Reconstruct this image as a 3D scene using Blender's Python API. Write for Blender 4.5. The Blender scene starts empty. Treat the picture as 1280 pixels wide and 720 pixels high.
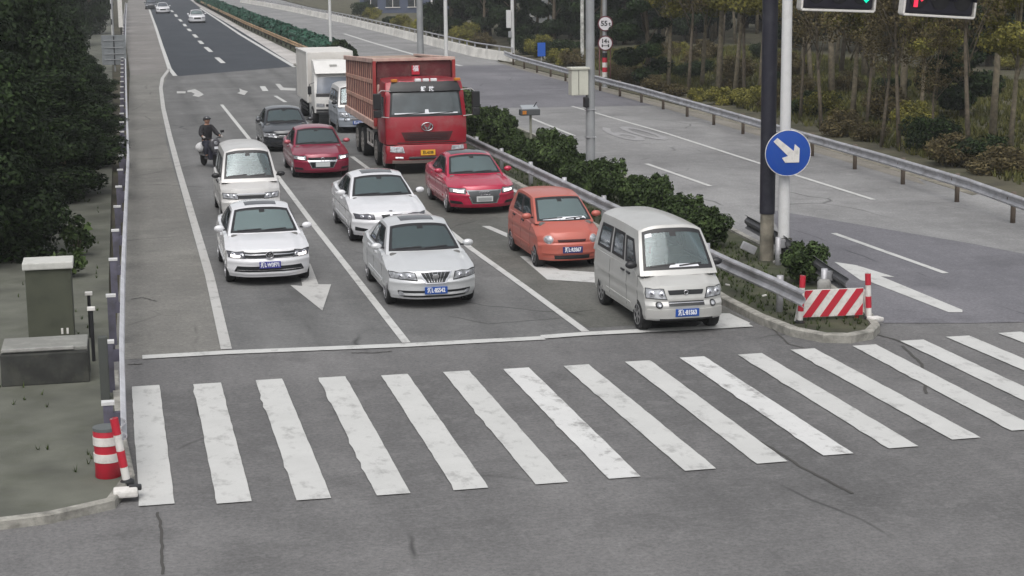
import bpy, bmesh, math, random
import numpy as np
from mathutils import Vector, Matrix

# ------------------------------------------------------------------ camera, light, exposure
SC = bpy.context.scene
COL = SC.collection
F, PITCH, YAW, ROLL = 2235.588, .1808, -.2147, -.0114
CP = np.array([-.1629, -28.0156, 6.5652])
_f0 = np.array([-math.sin(YAW), math.cos(YAW), 0]); _r0 = np.array([math.cos(YAW), math.sin(YAW), 0]); _u = np.array([0, 0, 1.])
FW = _f0*math.cos(PITCH)-_u*math.sin(PITCH); _up = _f0*math.sin(PITCH)+_u*math.cos(PITCH)
RT = _r0*math.cos(ROLL)+_up*math.sin(ROLL); UPV = -_r0*math.sin(ROLL)+_up*math.cos(ROLL)
cd = bpy.data.cameras.new('camera'); cam = bpy.data.objects.new('camera', cd); COL.objects.link(cam)
cd.sensor_width = 36; cd.lens = F/1280*36; cd.clip_end = 3000; cd.clip_start = .2
M = Matrix(((RT[0], UPV[0], -FW[0], CP[0]), (RT[1], UPV[1], -FW[1], CP[1]), (RT[2], UPV[2], -FW[2], CP[2]), (0, 0, 0, 1)))
cam.matrix_world = M
SC.camera = cam

def G(u, v, z=0.0):
    """point of the place (height z) that the survey pixel u,v looks at"""
    d = FW+(u-640)/F*RT+(360-v)/F*UPV
    return Vector(CP+(z-CP[2])/d[2]*d)

W = bpy.data.worlds.new('World'); SC.world = W; W.use_nodes = True
nt = W.node_tree; bg = nt.nodes['Background']
sky = nt.nodes.new('ShaderNodeTexSky'); sky.sky_type = 'NISHITA'; sky.sun_disc = False
SUN_EL, SUN_AZ = math.radians(58), math.radians(200)
sky.sun_elevation = SUN_EL; sky.sun_rotation = SUN_AZ; sky.air_density = 1.2; sky.dust_density = 4
hs = nt.nodes.new('ShaderNodeHueSaturation'); hs.inputs['Saturation'].default_value = .22
nt.links.new(sky.outputs[0], hs.inputs['Color']); nt.links.new(hs.outputs[0], bg.inputs['Color'])
bg.inputs['Strength'].default_value = .14
sd = bpy.data.lights.new('sun', 'SUN'); sd.energy = 1.1; sd.angle = math.radians(50); sd.color = (1, .97, .93)
so = bpy.data.objects.new('sun', sd); COL.objects.link(so)
_d = Vector((math.sin(SUN_AZ)*math.cos(SUN_EL), math.cos(SUN_AZ)*math.cos(SUN_EL), math.sin(SUN_EL)))
so.rotation_euler = _d.to_track_quat('Z', 'Y').to_euler()
SC.view_settings.view_transform = 'Standard'; SC.view_settings.look = 'None'
SC.view_settings.exposure = 0.22; SC.view_settings.gamma = 1; SC.view_settings.use_curve_mapping = False
random.seed(7); R = random.Random(11)

# ------------------------------------------------------------------ materials
MATS = {}
def mat(name, col, rough=.6, metal=0, spec=.5, coat=0, var=0, vscale=3, bump=0, bscale=40, emit=0, dirt=None, ior=None):
    if name in MATS: return MATS[name]
    m = bpy.data.materials.new(name); m.use_nodes = True; t = m.node_tree; b = t.nodes['Principled BSDF']
    b.inputs['Roughness'].default_value = rough; b.inputs['Metallic'].default_value = metal
    b.inputs['Specular IOR Level'].default_value = spec; b.inputs['Coat Weight'].default_value = coat
    b.inputs['Coat Roughness'].default_value = .08
    if ior: b.inputs['IOR'].default_value = ior
    tc = t.nodes.new('ShaderNodeTexCoord')
    c4 = (*col, 1)
    last = None
    if var:
        n = t.nodes.new('ShaderNodeTexNoise'); n.inputs['Scale'].default_value = vscale; n.inputs['Detail'].default_value = 6
        t.links.new(tc.outputs['Object'], n.inputs['Vector'])
        r = t.nodes.new('ShaderNodeValToRGB'); r.color_ramp.elements[0].position = .3; r.color_ramp.elements[1].position = .7
        r.color_ramp.elements[0].color = (*[max(0, c*(1-var)) for c in col], 1); r.color_ramp.elements[1].color = (*[min(1, c*(1+var)) for c in col], 1)
        t.links.new(n.outputs[0], r.inputs[0]); last = r.outputs[0]
    if dirt:   # dirt = (colour, amount, scale)
        n = t.nodes.new('ShaderNodeTexNoise'); n.inputs['Scale'].default_value = dirt[2]; n.inputs['Detail'].default_value = 8
        n.inputs['Roughness'].default_value = .7
        t.links.new(tc.outputs['Object'], n.inputs['Vector'])
        r = t.nodes.new('ShaderNodeValToRGB'); r.color_ramp.elements[0].position = .48; r.color_ramp.elements[1].position = .72
        r.color_ramp.elements[0].color = (0, 0, 0, 1); r.color_ramp.elements[1].color = (dirt[1],)*3+(1,)
        t.links.new(n.outputs[0], r.inputs[0])
        mx = t.nodes.new('ShaderNodeMix'); mx.data_type = 'RGBA'
        t.links.new(r.outputs[0], mx.inputs[0])
        if last: t.links.new(last, mx.inputs[6])
        else: mx.inputs[6].default_value = c4
        mx.inputs[7].default_value = (*dirt[0], 1); last = mx.outputs[2]
    if last: t.links.new(last, b.inputs['Base Color'])
    else: b.inputs['Base Color'].default_value = c4
    if bump:
        n = t.nodes.new('ShaderNodeTexNoise'); n.inputs['Scale'].default_value = bscale; n.inputs['Detail'].default_value = 4
        t.links.new(tc.outputs['Object'], n.inputs['Vector'])
        bp = t.nodes.new('ShaderNodeBump'); bp.inputs['Strength'].default_value = bump; bp.inputs['Distance'].default_value = .02
        t.links.new(n.outputs[0], bp.inputs['Height']); t.links.new(bp.outputs[0], b.inputs['Normal'])
    if emit:
        b.inputs['Emission Color'].default_value = c4; b.inputs['Emission Strength'].default_value = emit
    MATS[name] = m
    return m

def paint(name, col, metal=0, rough=.32, coat=.6, dirt=.25):
    return mat(name, col, rough, metal, coat=coat, dirt=((.22, .2, .18), dirt, 1.6))

def asphalt(name, c0, c1, stain=.35, crack=True, lanes=False):
    m = bpy.data.materials.new(name); m.use_nodes = True; t = m.node_tree; b = t.nodes['Principled BSDF']
    L = t.links.new; N = t.nodes.new
    g = N('ShaderNodeNewGeometry')
    mp = N('ShaderNodeMapping'); mp.inputs['Scale'].default_value = (1, .16, 1); L(g.outputs['Position'], mp.inputs['Vector'])
    def noise(s, vec, d=6, r=.6):
        n = N('ShaderNodeTexNoise'); n.inputs['Scale'].default_value = s; n.inputs['Detail'].default_value = d; n.inputs['Roughness'].default_value = r
        L(vec, n.inputs['Vector']); return n.outputs[0]
    def ramp(inp, a, b_, c0=(0, 0, 0), c1=(1, 1, 1)):
        r = N('ShaderNodeValToRGB'); r.color_ramp.elements[0].position = a; r.color_ramp.elements[1].position = b_
        r.color_ramp.elements[0].color = (*c0, 1); r.color_ramp.elements[1].color = (*c1, 1); L(inp, r.inputs[0]); return r.outputs[0]
    def mix(f, a, b_, mode='MIX'):
        x = N('ShaderNodeMix'); x.data_type = 'RGBA'; x.blend_type = mode
        if isinstance(f, float): x.inputs[0].default_value = f
        else: L(f, x.inputs[0])
        for i, q in ((6, a), (7, b_)):
            if isinstance(q, tuple): x.inputs[i].default_value = (*q, 1)
            else: L(q, x.inputs[i])
        return x.outputs[2]
    P = g.outputs['Position']
    base = ramp(noise(.55, mp.outputs[0], 9, .65), .36, .64, c0, c1)                       # streaks along the lanes
    base = mix(ramp(noise(.16, P, 6, .62), .42, .6, (0, 0, 0), (.75,)*3), base, tuple(c*.82 for c in c0))
    base = mix(ramp(noise(2.6, P, 6, .7), .5, .72, (0, 0, 0), (.5,)*3), base, tuple(c*1.15 for c in c1))
    base = mix(ramp(noise(.45, P, 8, .72), .52, .66, (0, 0, 0), (.6,)*3), base, tuple(c*.7 for c in c0))
    base = mix(ramp(noise(38, P, 2, .8), .45, .75), base, tuple(min(1, c*1.55) for c in c1), 'MIX') if False else base
    grain = ramp(noise(15, P, 4, .85), .3, .7, (.68,)*3, (1.32,)*3)
    base = mix(1.0, base, grain, 'MULTIPLY')
    base = mix(ramp(noise(.8, P, 7, .7), .6, .75, (0, 0, 0), (stain,)*3), base, tuple(c*.55 for c in c0))   # oil and wear
    base = mix(ramp(noise(6, P, 3, .6), .72, .78, (0, 0, 0), (.5,)*3), base, tuple(c*1.5 for c in c1))
    if lanes:      # oil drips down the middle of each lane, polished tracks either side
        sx = N('ShaderNodeSeparateXYZ'); L(P, sx.inputs[0])
        def mth(op, a, b_=None):
            x = N('ShaderNodeMath'); x.operation = op
            for i, q in enumerate((a, b_)):
                if q is None: continue
                if isinstance(q, (int, float)): x.inputs[i].default_value = q
                else: L(q, x.inputs[i])
            return x.outputs[0]
        fr = mth('FRACT', mth('DIVIDE', mth('SUBTRACT', sx.outputs[0], 1.48), 3.12))
        dc = mth('ABSOLUTE', mth('SUBTRACT', fr, .5))
        oil = mix(1.0, ramp(dc, .0, .13, (1, 1, 1), (0, 0, 0)), ramp(noise(1.3, mp.outputs[0], 7, .7), .4, .68, (.1,)*3, (.8,)*3), 'MULTIPLY')
        base = mix(oil, base, tuple(c*.5 for c in c0))
        tr = mix(1.0, ramp(mth('ABSOLUTE', mth('SUBTRACT', dc, .26)), .0, .1, (.4,)*3, (0, 0, 0)), ramp(noise(.7, mp.outputs[0], 5, .6), .4, .6), 'MULTIPLY')
        base = mix(tr, base, tuple(c*1.12 for c in c1))
    if crack:
        mp2 = N('ShaderNodeMapping'); mp2.inputs['Scale'].default_value = (.22, .12, 1); L(P, mp2.inputs['Vector'])
        nz = N('ShaderNodeTexNoise'); nz.inputs['Scale'].default_value = 3; L(mp2.outputs[0], nz.inputs['Vector'])
        mv = N('ShaderNodeMix'); mv.data_type = 'RGBA'; mv.inputs[0].default_value = .12; L(mp2.outputs[0], mv.inputs[6]); L(nz.outputs['Color'], mv.inputs[7])
        v = N('ShaderNodeTexVoronoi'); v.feature = 'DISTANCE_TO_EDGE'; v.inputs['Scale'].default_value = 1.0; L(mv.outputs[2], v.inputs['Vector'])
        cr = ramp(v.outputs['Distance'], .0015, .006, (1, 1, 1), (0, 0, 0))
        ms = ramp(noise(.3, P, 2), .5, .6)
        cm = mix(1.0, cr, ms, 'MULTIPLY')
        base = mix(cm, base, tuple(c*.45 for c in c0))
    L(base, b.inputs['Base Color']); b.inputs['Roughness'].default_value = .82; b.inputs['Specular IOR Level'].default_value = .3
    bp = N('ShaderNodeBump'); bp.inputs['Strength'].default_value = .35; bp.inputs['Distance'].default_value = .01
    L(noise(60, P, 3), bp.inputs['Height']); L(bp.outputs[0], b.inputs['Normal'])
    return m

A_NEAR = asphalt('asphalt_worn', (.123, .123, .122), (.18, .179, .177), lanes=True)
A_CROSS = asphalt('asphalt_crossing', (.122, .12, .12), (.178, .174, .173), .3)
A_FAR = asphalt('asphalt_new', (.036, .042, .052), (.05, .056, .066), .1, False)
A_SHOULDER = asphalt('asphalt_shoulder', (.165, .16, .15), (.225, .22, .2), .3)
A_SH2 = asphalt('asphalt_shoulder_pale', (.19, .18, .17), (.25, .235, .225), .15, False)
A_RIGHT = asphalt('asphalt_right', (.205, .203, .203), (.275, .272, .27), .2)
A_CONC = asphalt('concrete_deck', (.42, .4, .385), (.52, .5, .48), .2, False)

def roadpaint(name, col=(.62, .62, .61), wear=.5):
    m = bpy.data.materials.new(name); m.use_nodes = True; t = m.node_tree; b = t.nodes['Principled BSDF']
    L = t.links.new; N = t.nodes.new; g = N('ShaderNodeNewGeometry')
    def layer(sc, a, b_, amt, prev, c, st=(1, 1, 1)):
        mp = N('ShaderNodeMapping'); mp.inputs['Scale'].default_value = st; L(g.outputs['Position'], mp.inputs['Vector'])
        n = N('ShaderNodeTexNoise'); n.inputs['Scale'].default_value = sc; n.inputs['Detail'].default_value = 8; n.inputs['Roughness'].default_value = .72; L(mp.outputs[0], n.inputs['Vector'])
        r = N('ShaderNodeValToRGB'); r.color_ramp.elements[0].position = a; r.color_ramp.elements[1].position = b_
        r.color_ramp.elements[0].color = (0, 0, 0, 1); r.color_ramp.elements[1].color = (amt,)*3+(1,); L(n.outputs[0], r.inputs[0])
        x = N('ShaderNodeMix'); x.data_type = 'RGBA'; L(r.outputs[0], x.inputs[0])
        if isinstance(prev, tuple): x.inputs[6].default_value = (*prev, 1)
        else: L(prev, x.inputs[6])
        x.inputs[7].default_value = (*c, 1); return x.outputs[2]
    o = layer(1.1, .35, .65, .35, col, tuple(c*.72 for c in col))
    o = layer(3.2, .53, .68, wear, o, (.2, .195, .19), (1, .6, 1))
    o = layer(24, .6, .7, .45*wear+.1, o, (.25, .24, .24))
    L(o, b.inputs['Base Color']); b.inputs['Roughness'].default_value = .75
    return m
P_WHITE = roadpaint('road_paint', (.53, .53, .515), .6); P_WEAR = roadpaint('road_paint_cracked', (.6, .6, .59), .95); P_WORN = roadpaint('road_paint_worn', (.46, .455, .44), .8); P_FAINT = roadpaint('road_paint_faint', (.3, .295, .3), .8)

M_TYRE = mat('tyre_rubber', (.012, .012, .013), .8); M_ARCH = mat('arch_black', (.01, .01, .01), .9)
M_TRIM = mat('black_trim', (.014, .014, .016), .45); M_CHROME = mat('chrome', (.6, .6, .62), .2, 1)
M_RIM = mat('alloy', (.38, .38, .4), .35, .8); M_GRILLE = mat('grille_black', (.01, .011, .013), .4)
M_LENS = mat('lamp_lens', (.34, .35, .37), .12, .2, coat=1, var=.5, vscale=14); M_LENSD = mat('lamp_lens_dark', (.12, .12, .14), .12, .2, coat=1)
M_LIT = mat('lit_lamp', (1, .93, .88), .2, emit=1.6); M_AMBER = mat('amber_lens', (.5, .18, .02), .3)
M_PLATE = mat('plate_blue', (.012, .07, .32), .4); M_PWHITE = mat('plate_white', (.75, .76, .8), .5); M_PYEL = mat('plate_yellow', (.75, .4, .03), .5)
M_INT = mat('cabin_dark', (.1, .1, .1), .8)
M_SEAM = mat('seam_dark', (.02, .02, .02), .8); M_WHITE = mat('white_gloss', (.75, .75, .76), .4)
M_CONC = mat('concrete', (.3, .295, .28), .9, var=.3, vscale=4, bump=.3, dirt=((.1, .1, .09), .5, 3))
M_KERB = mat('kerb_concrete', (.3, .29, .26), .9, var=.3, vscale=6, bump=.5, dirt=((.07, .07, .06), .75, 2.5))
M_GALV = mat('galvanised_steel', (.4, .4, .42), .5, .35, var=.25, vscale=2, dirt=((.16, .14, .12), .5, 3))
M_RED = mat('reflective_red', (.48, .015, .035), .5, dirt=((.12, .08, .08), .3, 9)); M_RWHITE = mat('reflective_white', (.68, .66, .63), .5, dirt=((.25, .23, .2), .45, 8))
M_POLE_G = mat('pole_grey', (.3, .31, .32), .55, .2, var=.15, vscale=2, dirt=((.14, .13, .12), .35, 4))
M_POLE_W = mat('pole_white', (.6, .6, .6), .5, var=.1, vscale=3, dirt=((.25, .24, .22), .4, 3))
M_BARK = mat('bark', (.11, .09, .065), .95, var=.4, vscale=6, bump=.6, bscale=20)
M_BARK2 = mat('bark_pale', (.2, .17, .12), .95, var=.35, vscale=6, bump=.6, bscale=20)

def glass(name, col=(.055, .07, .075), rough=.14):  # cloudy tone in the base colour stands in for reflected sky
    m = bpy.data.materials.new(name); m.use_nodes = True; t = m.node_tree; b = t.nodes['Principled BSDF']
    N = t.nodes.new; L = t.links.new; tc = N('ShaderNodeTexCoord')
    n = N('ShaderNodeTexNoise'); n.inputs['Scale'].default_value = 2.2; n.inputs['Detail'].default_value = 2; L(tc.outputs['Object'], n.inputs['Vector'])
    r = N('ShaderNodeValToRGB'); r.color_ramp.elements[0].position = .35; r.color_ramp.elements[1].position = .68
    r.color_ramp.elements[0].color = (*[c*.8 for c in col], 1); r.color_ramp.elements[1].color = (*[c*1.25 for c in col], 1)
    L(n.outputs[0], r.inputs[0]); L(r.outputs[0], b.inputs['Base Color'])
    b.inputs['Roughness'].default_value = rough; b.inputs['IOR'].default_value = 1.8
    return m
M_GLASS = glass('window_glass', (.03, .035, .04)); M_WIND = glass('windscreen_glass', (.13, .165, .165)); M_WIND2 = glass('windscreen_blue', (.08, .1, .135))
M_WINDD = glass('windscreen_grey', (.075, .085, .1))

# ------------------------------------------------------------------ helpers
def obj(name, bm, m, parent=None, smooth=False, sharp=None):
    me = bpy.data.meshes.new(name)
    if isinstance(bm, tuple):
        me.from_pydata(*bm)
    else:
        if sharp is not None:
            for e in bm.edges:
                if len(e.link_faces) == 2 and e.calc_face_angle(0) > sharp: e.smooth = False
        bm.to_mesh(me); bm.free()
    for x in (m if isinstance(m, (list, tuple)) else [m]): me.materials.append(x)
    if smooth: me.polygons.foreach_set('use_smooth', [True]*len(me.polygons))
    o = bpy.data.objects.new(name, me); COL.objects.link(o)
    if parent: o.parent = parent
    return o
def tag(o, label=None, cat=None, group=None, kind=None):
    if label: o['label'] = label
    if cat: o['category'] = cat
    if group: o['group'] = group
    if kind: o['kind'] = kind
    return o
def thing(name, label, cat, loc=(0, 0, 0), rz=0, group=None):
    o = bpy.data.objects.new(name, None); COL.objects.link(o); o.location = loc; o.rotation_euler = (0, 0, rz)
    o.empty_display_size = .3
    return tag(o, label, cat, group)
def dup(root, loc, rz=0, sc=1, label=None, group=None):
    r = root.copy(); COL.objects.link(r); r.location = loc; r.rotation_euler = (0, 0, rz); r.scale = (sc,)*3 if not isinstance(sc, tuple) else sc
    if label: r['label'] = label
    if group: r['group'] = group
    for ch in list(root.children):
        c = ch.copy(); COL.objects.link(c); c.parent = r
        for g in list(ch.children):
            d = g.copy(); COL.objects.link(d); d.parent = c
    return r
def box(bm, c, s, bev=0, rot=None, seg=2):
    r = bmesh.ops.create_cube(bm, size=1); vs = r['verts']
    bmesh.ops.scale(bm, vec=s, verts=vs)
    if bev:
        es = list({e for v in vs for e in v.link_edges})
        q = bmesh.ops.bevel(bm, geom=es, offset=min(bev, min(s)*.45), segments=seg, affect='EDGES', profile=.6)
        vs = list({v for f in q['faces'] for v in f.verts} | {v for v in vs if v.is_valid})
    mt = Matrix.Translation(c)
    if rot is not None: mt = mt @ rot.to_4x4()
    bmesh.ops.transform(bm, matrix=mt, verts=vs)
    return vs
def boxo(name, c, s, m, parent=None, bev=0, rot=None):
    bm = bmesh.new(); box(bm, c, s, bev, rot); return obj(name, bm, m, parent)
def tube(bm, pts, rad, n=10, cap=True):
    pts = [Vector(p) for p in pts]; rings = []
    for i, p in enumerate(pts):
        d = (pts[min(i+1, len(pts)-1)]-pts[max(i-1, 0)]).normalized()
        a = Vector((0, 0, 1)) if abs(d.z) < .9 else Vector((0, 1, 0))
        x = d.cross(a).normalized(); y = d.cross(x).normalized()
        r = rad[i] if isinstance(rad, (list, tuple)) else rad
        rings.append([bm.verts.new(p+(x*math.cos(t)+y*math.sin(t))*r) for t in [2*math.pi*k/n for k in range(n)]])
    for a, b in zip(rings, rings[1:]):
        for k in range(n): f = bm.faces.new((a[k], a[(k+1) % n], b[(k+1) % n], b[k])); f.smooth = True
    if cap: bm.faces.new(rings[0][::-1]); bm.faces.new(rings[-1])
    return bm
def tubeo(name, pts, rad, m, parent=None, n=10):
    bm = bmesh.new(); tube(bm, pts, rad, n); bmesh.ops.recalc_face_normals(bm, faces=bm.faces); return obj(name, bm, m, parent, sharp=.9)
def lathe(bm, prof, n=20, axis='Z', c=(0, 0, 0)):
    """prof: list of (radius, height)"""
    rings = []
    for r, h in prof:
        ring = []
        for k in range(n):
            a = 2*math.pi*k/n; p = (r*math.cos(a), r*math.sin(a), h)
            if axis == 'X': p = (p[2], p[0], p[1])
            if axis == 'Y': p = (p[0], p[2], p[1])
            ring.append(bm.verts.new(Vector(p)+Vector(c)))
        rings.append(ring)
    for a, b in zip(rings, rings[1:]):
        for k in range(n): bm.faces.new((a[k], a[(k+1) % n], b[(k+1) % n], b[k]))
    bm.faces.new(rings[0][::-1]); bm.faces.new(rings[-1])
    bmesh.ops.recalc_face_normals(bm, faces=bm.faces)
    return bm
def latheo(name, prof, m, parent=None, n=20, axis='Z', c=(0, 0, 0), sharp=.7):
    return obj(name, lathe(bmesh.new(), prof, n, axis, c), m, parent, True, sharp)
def prism(pts2, h0, h1, plane='XY', at=0):
    """closed polygon extruded; plane XY: (x,y)->z h0..h1 ; XZ: (x,z)->y h0..h1"""
    bm = bmesh.new()
    def P(p, h): return (p[0], p[1], h) if plane == 'XY' else ((p[0], h, p[1]) if plane == 'XZ' else (h, p[0], p[1]))
    a = [bm.verts.new(P(p, h0)) for p in pts2]; b = [bm.verts.new(P(p, h1)) for p in pts2]; n = len(pts2)
    bm.faces.new(a[::-1]); bm.faces.new(b)
    for k in range(n): bm.faces.new((a[k], a[(k+1) % n], b[(k+1) % n], b[k]))
    bmesh.ops.recalc_face_normals(bm, faces=bm.faces)
    return bm
def text_mesh(name, s, size, m, parent, loc, rot=(math.pi/2, 0, 0), sx=1.0, depth=.004, bold=0.0):
    cu = bpy.data.curves.new(name, 'FONT'); cu.body = s; cu.size = size; cu.align_x = 'CENTER'; cu.align_y = 'CENTER'; cu.extrude = depth; cu.offset = bold
    cu.resolution_u = 3
    t = bpy.data.objects.new(name, cu); COL.objects.link(t)
    bpy.context.view_layer.update()
    me = bpy.data.meshes.new_from_object(t.evaluated_get(bpy.context.evaluated_depsgraph_get()))
    bpy.data.objects.remove(t); me.materials.clear(); me.materials.append(m)
    o = bpy.data.objects.new(name, me); COL.objects.link(o); o.location = loc; o.rotation_euler = rot; o.scale = (sx, 1, 1)
    if parent: o.parent = parent
    return o

# ------------------------------------------------------------------ ground and roads
def sheet(name, pts, z, m, kind='structure'):
    bm = bmesh.new(); vs = [bm.verts.new((p[0], p[1], z)) for p in pts]; f = bm.faces.new(vs)
    bmesh.ops.triangulate(bm, faces=[f]); bmesh.ops.recalc_face_normals(bm, faces=bm.faces)
    for f in bm.faces:
        if f.normal.z < 0: f.normal_flip()
    return tag(obj(name, bm, m), kind=kind)
M_SOIL = mat('verge_soil', (.075, .068, .042), .95, var=.45, vscale=.8, bump=.5, dirt=((.06, .07, .03), .8, .35))
M_DUST = mat('verge_dust', (.105, .108, .088), .95, var=.35, vscale=.9, bump=.3, dirt=((.07, .075, .05), .6, 1.3))
M_WOODF = mat('wood_floor', (.05, .043, .028), .95, var=.55, vscale=.3, bump=.8, bscale=6, dirt=((.05, .06, .02), .8, .5))
sheet('ground', [(-900, -500), (900, -500), (900, 1500), (-900, 1500)], -.06, M_WOODF)
sheet('crossing_road', [(-200, -34), (200, -34), (200, 2.3), (-200, 2.3)], -.004, A_CROSS)
# left carriageway: shoulder, lanes, new asphalt further on
sheet('shoulder', [(-.45, 2.3), (1.45, 2.3), (1.5, 40), (1.9, 60), (2.15, 71), (3.0, 86), (5.3, 270), (6.5, 420), (4.0, 420), (.9, 216), (.6, 86), (0, 34)], 0, A_SHOULDER)
sheet('shoulder_far', [(.62, 84), (3.0, 86), (5.3, 270), (6.5, 420), (4.0, 420), (1.2, 216)], .004, A_SH2)
sheet('road_left', [(1.45, 2.3), (12.2, 2.3), (12.2, 90), (3.0, 86), (2.15, 71), (1.9, 60), (1.5, 40)], 0, A_NEAR)
sheet('road_far', [(3.4, 81.5), (11.2, 89), (12.0, 150), (13.1, 270), (16, 430), (7, 430), (5.3, 270), (3.9, 140), (3.5, 115), (3.2, 90)], .004, A_FAR)
sheet('median_apron', [(11.2, 89), (12.9, 89), (12.9, 160), (14.2, 290), (17, 430), (16, 430), (13.1, 270), (12.0, 150)], .008, A_CONC)
sheet('road_right', [(12.9, 2.3), (60, 2.3), (60, 6), (34, 9), (25.5, 12), (23.2, 17.5), (23.9, 27), (24.25, 34), (24.6, 45), (24.6, 88), (25.3, 110), (27.5, 165), (29.5, 290), (32, 430), (17, 430), (14.2, 290), (12.9, 160)], 0, A_RIGHT)
A_PATCH = asphalt('asphalt_patch', (.14, .138, .152), (.18, .176, .19), .15)
sheet('road_right_near', [G(960, 262), G(1010, 270), G(1217, 305), G(1420, 345), G(1420, 400), G(1217, 404), G(1105, 404), G(1000, 340)], .004, A_PATCH)
sheet('road_right_joint', [(13.6, 52), (24.2, 50.5), (24.2, 85), (14.0, 87)], .004, A_PATCH)

def raised(name, pts, z0, z1, m):
    return tag(obj(name, prism([tuple(p[:2]) for p in pts], z0, z1), m), kind='structure')
# left verge with its rounded corner and kerb
VL = [(-.45, 420), (-.5, 216), (-.45, 40), (-.55, 10), (-.5, 1), (-.42, -3), (-.3, -5.2), (-.5, -6.2), (-1.2, -6.62), (-2.2, -6.8), (-60, -7), (-60, 420)]
raised('verge_left', VL, -.05, .09, M_DUST)
def kerb(name, pts, w, z0, z1, m=M_KERB):
    bm = bmesh.new(); pts = [Vector((p[0], p[1], 0)) for p in pts]; L_ = []
    for i, p in enumerate(pts):
        d = (pts[min(i+1, len(pts)-1)]-pts[max(i-1, 0)]).normalized(); n = Vector((-d.y, d.x, 0))
        a = p; b = p+n*w
        L_.append([bm.verts.new((a.x, a.y, z0)), bm.verts.new((a.x, a.y, z1-.02)), bm.verts.new((a.x+n.x*.02, a.y+n.y*.02, z1)), bm.verts.new((b.x, b.y, z1)), bm.verts.new((b.x, b.y, z0))])
    for q, r in zip(L_, L_[1:]):
        for k in range(4): bm.faces.new((q[k], q[k+1], r[k+1], r[k]))
    bm.faces.new(L_[0]); bm.faces.new(L_[-1][::-1]); bmesh.ops.recalc_face_normals(bm, faces=bm.faces)
    return tag(obj(name, bm, m), kind='structure')
kerb('kerb_left', [(-60, -7.1), (-2.2, -6.9), (-1.2, -6.72), (-.45, -6.3), (-.2, -5.2), (-.3, -3), (-.38, 1)], .12, -.04, .12)
# median island
NOSE = [(11.12, 90), (11.12, 30), (11.08, 6), (11.0, 4.2), (11.04, 2.4), (11.2, 1.1), (11.55, .45), (12.0, .28), (12.5, .5), (12.85, 1.0), (13.15, 2.0), (13.6, 5), (14.1, 10), (14.65, 20), (15.1, 34), (15.3, 50), (15.6, 90)]
M_ISL = mat('median_soil', (.05, .052, .03), .95, var=.5, vscale=1.6, bump=.7, bscale=25, dirt=((.03, .05, .012), .8, 1.5))
raised('median_ground', [(p[0]+.08*(1 if p[0] < 12 else -1), p[1]+(.1 if p[1] < 1.5 else 0)) for p in NOSE], -.03, .10, M_ISL)
NO2 = []
for a, b in zip(NOSE[4:12], NOSE[5:13]):
    for k in range(4): NO2.append((a[0]+(b[0]-a[0])*k/4, a[1]+(b[1]-a[1])*k/4))
kerb('kerb_median', NOSE[:4]+NO2+NOSE[12:], .16, -.03, .15)
sheet('median_far', [(12.85, 89.9), (15.7, 89.9), (16.0, 160), (17.5, 290), (20, 430), (17, 430), (14.2, 290), (12.85, 160)], .03, M_ISL)
raised('verge_right', [(60, 7.5), (35, 10), (25.6, 12.6), (23.35, 17.8), (24.0, 27), (24.35, 34), (24.75, 45), (24.75, 89), (25.7, 110), (27.9, 165), (29.9, 290), (33, 430), (300, 430), (300, 7.5)], -.05, .06, M_SOIL)
raised('verge_right_edge', [(23.4, 17.9), (24.05, 27), (24.4, 34), (24.8, 45), (24.8, 88), (24.35, 88), (24.3, 45), (23.95, 34), (23.6, 27), (22.95, 17.6)], -.03, .012, mat('gravel_edge', (.2, .185, .15), .95, var=.4, vscale=2.5, bump=.6, dirt=((.1, .09, .06), .6, 1.2)))
sheet('dust_strip', [(22.7, 20), (23.3, 22), (23.7, 27.5), (24.0, 34), (24.36, 45), (24.36, 86), (24.0, 80), (23.85, 60), (23.6, 45), (23.2, 34)], .006, asphalt('road_dust', (.2, .185, .16), (.27, .25, .22), .3, False))

sheet('road_patch', [(7.95, 2.75), (10.95, 2.75), (10.98, 14), (10.98, 30), (9.9, 30.5), (7.8, 30.2), (7.72, 12)], .004, asphalt('asphalt_olive', (.098, .099, .09), (.15, .148, .136), .4))
# ---- painted markings
ZM = .012
def line(name, pts, w, m=P_WHITE, z=ZM):
    bm = bmesh.new(); pts = [Vector((p[0], p[1], 0)) for p in pts]; prev = None
    for i, p in enumerate(pts):
        d = (pts[min(i+1, len(pts)-1)]-pts[max(i-1, 0)]).normalized(); n = Vector((-d.y, d.x, 0))*w/2
        a, b = bm.verts.new((p.x+n.x, p.y+n.y, z)), bm.verts.new((p.x-n.x, p.y-n.y, z))
        if prev: bm.faces.new((prev[0], prev[1], b, a))
        prev = (a, b)
    for f in bm.faces:
        if f.normal.z < 0: f.normal_flip()
    return tag(obj(name, bm, m), kind='structure')
def poly(name, pix, m=P_WHITE, z=ZM):
    return sheet(name, [G(*p) for p in pix], z, m)
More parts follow.
